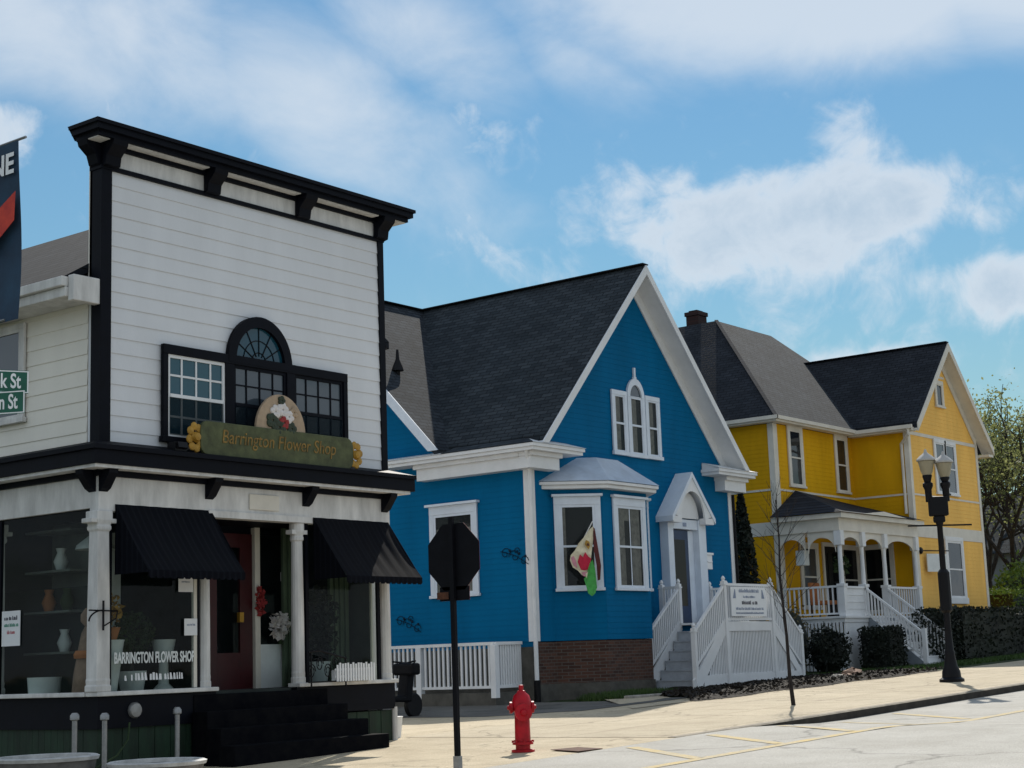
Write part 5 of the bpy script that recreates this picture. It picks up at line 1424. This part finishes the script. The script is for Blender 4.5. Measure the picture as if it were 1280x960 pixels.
window(yh, (47.50, YM, 1.15), FRONT, 1.05, 2.05, trim=.10, mt=M['cream'], glassm=M['pane_dark'], sash=.06)
window(yh, (YX0, 23.30, 1.15), LEFT, .95, 2.05, trim=.10, mt=M['cream'], glassm=M['pane_dark'], sash=.06)
# porch steps
m = MB(); ns_ = 7; run = .25
for i in range(ns_):
    z_ = PZ - .21 * (i + 1); m.box(44.60, 46.02, PY - run * (i + 1), PY - run * i - (.0 if i == 0 else .001), z_ - .6, z_); m.box(44.58, 46.04, PY - run * (i + 1) - .03, PY - run * i, z_ + .001, z_ + .04)
m.build('porch_steps', M['trim_white'], yh)
for xx in (44.56, 46.06):
    a, b = Vector((xx, 21.38, PZ + .84)), Vector((xx, PY - run * ns_ + .1, -.52 + .92)); prail(a, b, 17, .72)
    q = MB(); q.box(xx - .06, xx + .06, PY - run * ns_ - .0, PY - run * ns_ + .12, -.75, .52); q.build('newel_post', M['trim_white'], yh)
    q = MB(); q.prism([(xx - .03, PY, PZ - .02), (xx - .03, PY - run * ns_, PZ - .21 * ns_ - .03), (xx - .03, PY - run * ns_ + .3, PZ - .21 * ns_ - .2), (xx - .03, PY, PZ - .35)], (.05, 0, 0)); q.build('stringer', M['grey_siding'], yh)
# things on the porch
ch = thing('porch_chair', 'orange cushioned chair on the porch of the yellow house', 'chair', (44.3, 22.6, PZ))
m = MB(); m.box(44.0, 44.6, 22.3, 22.9, PZ + .38, PZ + .5); m.build('seat', M['orange'], ch, bevel=.03)
m = MB(); m.box(44.0, 44.6, 22.85, 22.95, PZ + .5, PZ + 1.05); m.build('backrest', M['orange'], ch, bevel=.03)
for a in (44.03, 44.54):
    for b in (22.33, 22.86): q = MB(); q.box(a, a + .04, b, b + .04, PZ, PZ + .38); q.build('leg', M['bark'], ch)
ln = thing('porch_lantern', 'pale lantern hanging under the left side of the porch roof', 'lantern', (43.7, 22.9, 2.6))
m = MB(); m.box(43.55, 43.85, 22.75, 23.05, 2.5, 2.95); m.build('shade', M['ceramic'], ln, bevel=.02)
m = MB(); m.tube([(43.7, 22.9, 2.95), (43.7, 22.9, 3.8)], .012, 5); m.build('chain', M['black'], ln)
hb = thing('hanging_basket', 'leafy basket hanging in the porch of the yellow house beside the lantern', 'plant', (44.2, 22.0, 2.5))
m = MB(); m.leaves(crown_pts((44.2, 21.9, 2.45), (.28, .28, .35), 220, .3), .1); m.build('foliage', M['leaf_mid'], hb)
m = MB(); m.tube([(44.2, 21.9, 2.7), (44.2, 21.9, 3.6)], .01, 5); m.build('chain', M['black'], hb)
hs_ = thing('hanging_sign', 'small pale sign hanging on a black bracket at the yellow house', 'sign', (49.5, YY - .4, 2.6))
m = MB(); m.tube([(49.0, YY - .02, 3.02), (50.2, YY - .45, 3.02)], .02, 6); m.lathe((49.0, YY - .03, 3.02), [(.0, 0), (.12, 0), (.08, .05), (0, .07)], 10, (0, -1, 0)); m.build('bracket', M['black'], hs_)
m = MB(); m.prism([(49.2, YY - .14, 2.35), (50.05, YY - .44, 2.35), (50.05, YY - .44, 2.92), (49.2, YY - .14, 2.92)], (.01, .03, 0)); m.build('panel', M['ceramic'], hs_)

# ------------------------------------------------------------------ street furniture
sx, sy = 14.30, 11.95; g0 = gz(sx, sy)
ss_ = thing('stop_sign', 'octagonal stop sign seen from its dark back on a tall thin pole', 'sign', (sx, sy, g0))
m = MB(); m.box(sx - .022, sx + .022, sy - .03, sy + .03, g0 - .1, 1.66); m.build('pole', M['sign_back'], ss_)
m = MB(); m.box(sx - .032, sx + .032, sy - .04, sy + .04, g0 - .1, g0 + .18); m.build('sleeve', M['steel'], ss_)
zc = 1.20; r8 = .38 / math.cos(R(22.5))
oct_ = [(sx + .026, sy + r8 * math.cos(R(22.5 + 45 * i)), zc + r8 * math.sin(R(22.5 + 45 * i))) for i in range(8)]
m = MB(); m.prism(oct_, (.004, 0, 0)); pl = m.build('plate', M['sign_back'], ss_)
m = MB(); m.prism([(sx + .031, y_, z_) for _, y_, z_ in oct_], (.002, 0, 0)); m.build('red_face', M['sign_red'], pl)
text('lettering', 'STOP', .27, (sx + .0345, sy, zc), (0, 1, 0), ZU, M['white'], pl, .001)
m = MB(); m.box(sx + .026, sx + .03, sy - .22, sy + .22, .70, .86); p2 = m.build('small_plate', M['sign_back'], ss_)
m = MB(); m.box(sx + .031, sx + .033, sy - .22, sy + .22, .70, .86); m.build('red_face', M['sign_red'], p2)
text('lettering', 'ALL WAY', .10, (sx + .0345, sy, .78), (0, 1, 0), ZU, M['white'], p2, .001)
m = MB(); m.box(sx - .026, sx - .0225, sy + .05, sy + .22, .72, .80); m.build('reflector', M['rust'], ss_)

hxx, hyy = 16.78, 12.93; g0 = gz(hxx, hyy)
hd = thing('fire_hydrant', 'red fire hydrant standing on the pale pavement', 'hydrant', (hxx, hyy, g0))
m = MB(); m.lathe((hxx, hyy, g0), [(.15, 0), (.15, .03), (.095, .035), (.095, .09), (.135, .095), (.135, .125), (.102, .13), (.096, .50), (.125, .52), (.125, .55), (.115, .555)], 24); m.build('barrel', M['red'], hd, smooth=True)
m = MB(); m.lathe((hxx, hyy, g0 + .55), [(.13, 0), (.135, .03), (.12, .10), (.10, .16), (.055, .20), (.05, .22), (.03, .225), (.03, .29), (.005, .295)], 24); m.build('bonnet', M['red'], hd, smooth=True)
for d_ in ((.7071, -.7071, 0), (-.7071, .7071, 0)):
    m = MB(); m.lathe((hxx + d_[0] * .09, hyy + d_[1] * .09, g0 + .56), [(.06, 0), (.06, .03), (.075, .035), (.075, .065), (.05, .07), (.03, .07), (.025, .095), (.005, .10)], 16, d_); m.build('hose_cap', M['red'], hd, smooth=True)
d_ = (-.7071, -.7071, 0); m = MB(); m.lathe((hxx + d_[0] * .09, hyy + d_[1] * .09, g0 + .50), [(.085, 0), (.085, .05), (.11, .055), (.11, .09), (.05, .095), (.035, .13), (.005, .135)], 18, d_); m.build('pumper_cap', M['red'], hd, smooth=True)
for k in range(8):
    t = k * .785; q = MB(); q.lathe((hxx + .13 * math.cos(t), hyy + .13 * math.sin(t), g0 + .12), [(.014, 0), (.014, .03), (.002, .032)], 6); q.build('bolt', M['red'], hd)

lx, ly = 33.15, 14.05; g0 = gz(lx, ly)
lp = thing('street_lamp', 'black twin-headed street lamp post with white capped lanterns', 'street lamp', (lx, ly, g0))
m = MB(); m.lathe((lx, ly, g0), [(.26, 0), (.26, .06), (.20, .10), (.19, .22), (.14, .34), (.105, .55), (.11, .62), (.09, .66), (.07, 1.1), (.06, 3.3), (.08, 3.35), (.08, 3.42), (.06, 3.6)], 18); m.build('post', M['black'], lp, smooth=True)
m = MB(); m.lathe((lx, ly, g0 + 1.45), [(.08, 0), (.125, .05), (.125, .85), (.08, .92)], 12); m.build('banner_box', M['black'], lp)
m = MB(); m.tube([(lx - .4, ly + .55, g0 + 3.32), (lx + .4, ly - .55, g0 + 3.30)], .02, 6); m.build('banner_arm', M['black'], lp)
U_ = Vector((.55, -.835, 0)).normalized()
m = MB(); c = Vector((lx, ly, g0 + 3.72)); m.bar(c - U_ * .20, c + U_ * .20, .20, .42); m.bar(c - U_ * .12 + Vector((0, 0, -.28)), c + U_ * .12 + Vector((0, 0, -.28)), .16, .14)
m.build('yoke', M['black'], lp, bevel=.03)
for sgn, dz in ((-1, .06), (1, 0.0)):
    cc = c + U_ * sgn * .185; zb = cc.z
    m = MB(); m.lathe((cc.x, cc.y, zb), [(.07, .1), (.075, .36), (.11, .44), (.11, .50), (.07, .53), (.105, .60 + dz), (.10, .62 + dz)], 14); m.build('lamp_holder', M['black'], lp, smooth=True)
    m = MB(); m.lathe((cc.x, cc.y, zb + .62 + dz), [(.09, 0), (.125, .07), (.175, .30), (.165, .31)], 18); m.build('lantern_glass', M['lamp_glass'], lp, smooth=True)
    m = MB(); m.lathe((cc.x, cc.y, zb + .93 + dz), [(.205, 0), (.205, .03), (.14, .10), (.06, .16), (.035, .19), (.03, .23), (.01, .26)], 20); m.build('lantern_cap', M['lamp_white'], lp, smooth=True)

# street-name blades and banner, whose poles stand just left of the view
pxx, pyy = 8.76, 12.82; g0 = gz(pxx, pyy)
sn = thing('street_name_sign', 'two green street name blades crossing on a post at the left edge', 'sign', (pxx, pyy, g0))
m = MB(); m.tube([(pxx, pyy, g0), (pxx, pyy, 2.86)], .03, 10); m.build('post', M['steel'], sn, smooth=True)
def blade(z, u, n, txt, s0, s1):
    U2, N2 = Vector(u), Vector(n); q = MB().frame((pxx, pyy, z), u, n)
    q.box(s0, s1, -.108, .108, .034, .040); b_ = q.build('blade', M['street_green'], sn)
    q = MB().frame((pxx, pyy, z), u, n)
    for (a, b, c_, d__) in ((s0, s1, .093, .103), (s0, s1, -.103, -.093), (s0, s0 + .012, -.093, .093), (s1 - .012, s1, -.093, .093)): q.box(a, b, c_, d__, .0405, .0412)
    q.build('border', M['white'], b_)
    text('lettering', txt, .19, Vector((pxx, pyy, z)) + U2 * (s1 - .07) + N2 * .0415, u, ZU, M['white'], b_, .0008, align='RIGHT', sx=.62, bold=.004)
blade(2.715, (.88, -.475, 0), (-.475, -.88, 0), 'Cook St', -.42, .33)
blade(2.50, (.45, -.893, 0), (-.893, -.45, 0), 'Station St', -.62, .36)
bx_, byy = 9.52, 14.6; g0 = gz(bx_, byy)
bn = thing('street_banner', 'navy street banner with white letters and an orange red brush stroke', 'banner', (bx_, byy, g0))
m = MB(); m.tube([(bx_, byy, g0), (bx_, byy, 5.7)], .06, 12); m.build('post', M['black'], bn, smooth=True)
m = MB(); m.tube([(bx_, byy, 5.40), (bx_, 13.42, 5.40)], .014, 6); m.tube([(bx_, byy, 3.55), (bx_, 13.72, 3.55)], .014, 6); m.build('arm', M['steel'], bn)
m = MB(); k = 12
for i in range(k):
    z0_, z1_ = 3.53 + 1.85 * i / k, 3.53 + 1.85 * (i + 1) / k
    f = lambda z_: .03 * math.sin((z_ - 3.5) * 2.4)
    m.poly([(bx_ + f(z0_), byy - .08, z0_), (bx_ + f(z0_), 13.50, z0_), (bx_ + f(z1_), 13.50, z1_), (bx_ + f(z1_), byy - .08, z1_)])
cl = m.build('cloth', M['banner'], bn)
text('lettering', 'NE', .30, (bx_ - .05, 13.545, 5.14), (0, -1, 0), ZU, M['white'], cl, .001, align='RIGHT', bold=.008)
m = MB()
edge = [(13.505, 4.84), (13.75, 4.72), (13.95, 4.60), (14.2, 4.55), (14.2, 4.20), (13.95, 4.25), (13.75, 4.40), (13.52, 4.54)]
m.prism([(bx_ - .052, a, b) for a, b in edge], (-.003, 0, 0)); m.build('brush_stroke', M['banner_red'], cl)

gp_ = MB(); g0 = gz(17.1, 12.25)
gp_.prism([(16.72, 12.02, g0 + .006), (17.25, 12.02, g0 + .008), (17.45, 12.55, g0 + .010), (16.95, 12.62, g0 + .008)], (0, 0, .006))
tag(gp_.build('drain_plate', M['rust']), 'rusty brown plate let into the pavement right of the hydrant', 'plate')

# ------------------------------------------------------------------ planting
def limb(m, p, d, ln, r, depth, tips, spread=.55, kids=3):
    n = 4; pts = [Vector(p)]; d = Vector(d).normalized()
    for i in range(n):
        d = (d + Vector((random.gauss(0, .12), random.gauss(0, .12), random.gauss(.03, .08)))).normalized(); pts.append(pts[-1] + d * ln / n)
    m.tube(pts, r, 6 if depth > 1 else 4, r * .62, cap=False)
    if depth <= 0: tips.append(pts[-1]); tips.append(pts[-2]); return
    for i in range(kids):
        t = random.uniform(.45, 1.0); q = pts[min(n, max(1, int(round(t * n))))]
        a = Vector((random.gauss(0, 1), random.gauss(0, 1), random.gauss(.25, .6))).normalized()
        limb(m, q, (d * (1 - spread) + a * spread), ln * random.uniform(.55, .8), r * .55, depth - 1, tips, spread, kids)
    limb(m, pts[-1], d, ln * .65, r * .6, depth - 1, tips, spread, kids)


def tree(x, y, h, trunk_h, r, lab, leafm, nleaf, lsize, spread=.6, seed=1, depth=3, lean=(0, 0), group=None):
    random.seed(seed); g = gz(x, y); t = thing('deciduous_tree', lab, 'tree', (x, y, g), group)
    tips = []; m = MB()
    m.tube([(x, y, g - .1), (x + lean[0] * .5, y + lean[1] * .5, g + trunk_h * .5), (x + lean[0], y + lean[1], g + trunk_h)], r, 9, r * .7, cap=False)
    for i in range(4):
        a = i * 1.57 + random.random()
        limb(m, (x + lean[0], y + lean[1], g + trunk_h * (.82 + .06 * i)), (math.cos(a) * .7, math.sin(a) * .7, 1.0), (h - trunk_h) * .42, r * .5, depth, tips, .55, 3)
    m.build('trunk', M['bark'], t)
    if nleaf:
        pts = []
        for _ in range(nleaf):
            c = random.choice(tips); s_ = spread * random.uniform(.3, 1.1)
            d_ = Vector((random.gauss(0, 1), random.gauss(0, 1), random.gauss(0, .8))); d_.normalize(); pts.append(c + d_ * s_ * 1.7 * random.random() ** .5)
        q = MB(); q.leaves(pts, lsize); q.build('crown', leafm, t)
    return t


tree(64.5, 24.6, 11.5, 3.4, .22, 'tall dark-trunked tree in thin spring leaf right of the yellow house', M['leaf_spring'], 5200, .14, .55, 11, 3, (.3, -.2))
tree(70.0, 27.6, 12.0, 3.0, .22, 'leafy tree standing just behind the right corner of the yellow house', M['leaf_spring'], 7500, .15, .65, 5, 3)
tree(75.0, 25.6, 13.0, 3.6, .25, 'broad tree in pale leaf beyond the bare trunked one at the right edge', M['leaf_spring'], 6500, .15, .65, 23, 3)
tree(60.5, 27.0, 6.2, 1.6, .12, 'low bushy green tree close behind the yellow house corner', M['leaf_mid'], 6500, .14, .7, 31, 2)
random.seed(3)
# slender street sapling
tx0, ty0 = 25.75, 13.85; g0 = gz(tx0, ty0)
sp = thing('street_sapling', 'slender bare young tree on the pavement in front of the porch landing', 'tree', (tx0, ty0, g0))
m = MB(); m.tube([(tx0, ty0, g0 - .02), (tx0 - .04, ty0 + .02, g0 + .5), (tx0 - .02, ty0 + .04, g0 + 1.2), (tx0 - .10, ty0 + .06, g0 + 2.2), (tx0 - .06, ty0 + .05, g0 + 2.9), (tx0 - .10, ty0 + .05, g0 + 3.6)], .040, 8, .010); m.build('trunk', M['twig'], sp, smooth=True)
m = MB(); tips = []
for i in range(26):
    z_ = g0 + 1.4 + i * .085; a = i * 2.4 + .4
    limb(m, (tx0 - .07, ty0 + .05, z_), (math.cos(a) * .8, math.sin(a) * .8, .9), .68 - .014 * i, .006, 1, tips, .35, 3)
m.build('branches', M['twig'], sp)
# clipped and loose shrubs
def shrub(name, x, y, rx, ry, h, lab, leafm, n, ls, cat='shrub', boxy=False, dz=0.0, group=None):
    g = gz(x, y) + dz; t = thing(name, lab, cat, (x, y, g), group); pts = []
    for _ in range(n):
        if boxy:
            a = [random.uniform(-1, 1) for _ in range(3)]; k_ = random.randrange(3)
            if random.random() < .8: a[k_] = math.copysign(random.uniform(.88, 1.02) + (.12 * random.random() ** 3) + .05 * math.sin(a[0] * 9 + k_) * math.sin(a[1] * 7), a[k_])
            pts.append(Vector((x + a[0] * rx, y + a[1] * ry, g + h / 2 + a[2] * h / 2)))
        else:
            d = Vector((random.gauss(0, 1), random.gauss(0, 1), random.gauss(0, 1))).normalized(); d *= random.uniform(.6, 1.0) + .16 * math.sin(d.x * 5 + x) * math.sin(d.z * 6 + y) + .22 * random.random() ** 4
            pts.append(Vector((x + d.x * rx, y + d.y * ry, g + h * .5 + d.z * h * .5)))
    q = MB(); q.leaves(pts, ls); q.build('foliage', leafm, t)
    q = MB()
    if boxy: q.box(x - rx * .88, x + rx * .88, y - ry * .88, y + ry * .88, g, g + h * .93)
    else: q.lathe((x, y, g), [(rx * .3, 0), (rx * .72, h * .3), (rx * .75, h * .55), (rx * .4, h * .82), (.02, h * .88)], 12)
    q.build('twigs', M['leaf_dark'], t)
    return t
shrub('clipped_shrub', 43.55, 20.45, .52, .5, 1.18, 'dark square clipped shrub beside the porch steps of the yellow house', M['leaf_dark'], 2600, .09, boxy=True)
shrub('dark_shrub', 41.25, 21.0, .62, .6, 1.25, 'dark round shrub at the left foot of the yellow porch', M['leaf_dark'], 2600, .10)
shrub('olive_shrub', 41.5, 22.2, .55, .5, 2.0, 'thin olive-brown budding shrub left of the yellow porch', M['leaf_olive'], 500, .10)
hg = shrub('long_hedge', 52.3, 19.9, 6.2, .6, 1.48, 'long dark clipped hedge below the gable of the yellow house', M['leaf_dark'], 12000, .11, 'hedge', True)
shrub('bright_hedge', 57.4, 22.0, 1.2, .7, 2.15, 'bright green clipped hedge block right of the yellow house', M['leaf_bright'], 4000, .10, 'hedge', True)
shrub('round_bush', 62.5, 23.0, 2.0, 1.6, 3.4, 'rounded light green bush under the trees at the right edge', M['leaf_bright'], 5000, .16)
shrub('dark_bush', 60.5, 20.8, 1.9, 1.2, 2.1, 'dark low bush at the far right beyond the long hedge', M['leaf_dark'], 4200, .14)
# columnar evergreen between the houses
random.seed(9)
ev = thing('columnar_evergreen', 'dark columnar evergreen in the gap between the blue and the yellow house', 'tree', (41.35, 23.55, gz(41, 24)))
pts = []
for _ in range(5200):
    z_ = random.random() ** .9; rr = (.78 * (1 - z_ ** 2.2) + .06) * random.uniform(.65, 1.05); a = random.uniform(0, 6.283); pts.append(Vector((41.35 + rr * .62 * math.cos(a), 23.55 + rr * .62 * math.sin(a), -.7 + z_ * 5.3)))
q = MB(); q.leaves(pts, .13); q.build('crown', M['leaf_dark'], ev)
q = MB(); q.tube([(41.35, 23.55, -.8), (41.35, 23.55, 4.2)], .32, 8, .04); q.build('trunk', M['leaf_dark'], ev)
# grass
def grass(name, x0_, x1_, y0_, y1_, n, hgt, seed):
    random.seed(seed); q = MB(); vs, fs = [], []
    for _ in range(n):
        x, y = random.uniform(x0_, x1_), random.uniform(y0_, y1_); g = gz(x, y) - .012; h_ = hgt * random.uniform(.5, 1.3); a = random.uniform(0, 6.28); w_ = .02; dx, dy = math.cos(a) * w_, math.sin(a) * w_; lx_, ly_ = random.gauss(0, .05), random.gauss(0, .05)
        o = len(vs); vs += [(x - dx, y - dy, g), (x + dx, y + dy, g), (x + lx_, y + ly_, g + h_)]; fs.append((o, o + 1, o + 2))
    q.add(vs, fs); q.build(name, M['grass'])["kind"] = "stuff"
grass('bay_grass', 29.9, 32.2, 20.3, 21.5, 3500, .16, 1)
grass('yard_grass', 39.5, 47.5, 17.7, 21.0, 9000, .10, 2)
grass('verge_grass', 47.5, 62, 17.7, 19.2, 9000, .10, 4)
random.seed(17)
pts = []
while len(pts) < 3200:
    x, y = random.uniform(27.2, 38.9), random.uniform(16.6, 20.3)
    if x > 27.3 + (y - 16.85) * 1.24 - random.random() * .3: pts.append(Vector((x, y, gz(x, y) + random.uniform(.05, .12))))
q = MB(); q.leaves(pts, .085, .8); q.build('mulch_chips', M['mulch'])['kind'] = 'stuff'
random.seed(21)
def rock(x, y, r, mm, lab, cat='stone', group=None):
    g = gz(x, y); q = MB(); prof = [(r * .9, -.03), (r, r * .25), (r * .8, r * .62), (r * .3, r * .8), (.01, r * .82)]; q.lathe((x, y, g), prof, 9)
    q.v = [v + Vector((random.gauss(0, r * .12), random.gauss(0, r * .12), random.gauss(0, r * .08))) for v in q.v]
    tag(q.build('garden_rock', M[mm]), lab, cat, group)
for (x, y, r, mm, lab) in ((36.5, 18.0, .26, 'rock_red', 'largest reddish rock at the right end of the garden bed'), (35.9, 17.85, .15, 'rock_red', 'small reddish rock just left of the largest one in the bed'), (35.2, 17.75, .17, 'stone', 'tan rock in the middle of the row before the porch landing'), (34.4, 17.75, .12, 'stone', 'small tan rock at the left end of the row before the porch landing'), (37.0, 18.15, .14, 'stone', 'tan rock just right of the largest reddish rock')):
    rock(x, y, r, mm, lab, group='rocks along the garden bed')
for i, (x0_, x1_) in enumerate(((29.9, 30.7), (30.75, 31.6), (31.65, 32.3))):
    q = MB(); g = gz(30.5, 20.9); q.bar((x0_, 20.15, g + .03), (x1_, 20.12 - .02 * i, g + .03), .16, .12)
    tag(q.build('edging_stone', M['stone'], bevel=.03), ('pale edging stone nearest the downspout of the blue house', 'middle pale edging stone below the grass at the bay', 'pale edging stone beside the walk to the porch steps')[i], 'kerb stone', 'edging stones below the bay')

# distant grey house seen through the trees
dh = thing('grey_house', 'grey clapboard house far off behind the trees at the right edge', 'house', (78, 31, -.3))
m = MB(); m.box(75, 83, 28, 36, -.4, 4.2); m.build('wall', M['grey_siding'], dh)
m = MB(); m.prism([(74.5, 27.6, 4.2), (83.5, 27.6, 4.2), (79, 27.6, 7.4)], (0, 9, 0)); m.build('roof', M['roof_y'], dh)
window(dh, (76.2, 28, .9), FRONT, 1.0, 1.6, glassm=M['pane_grey']); window(dh, (75, 31, .9), LEFT, 1.0, 1.6, glassm=M['pane_grey'])
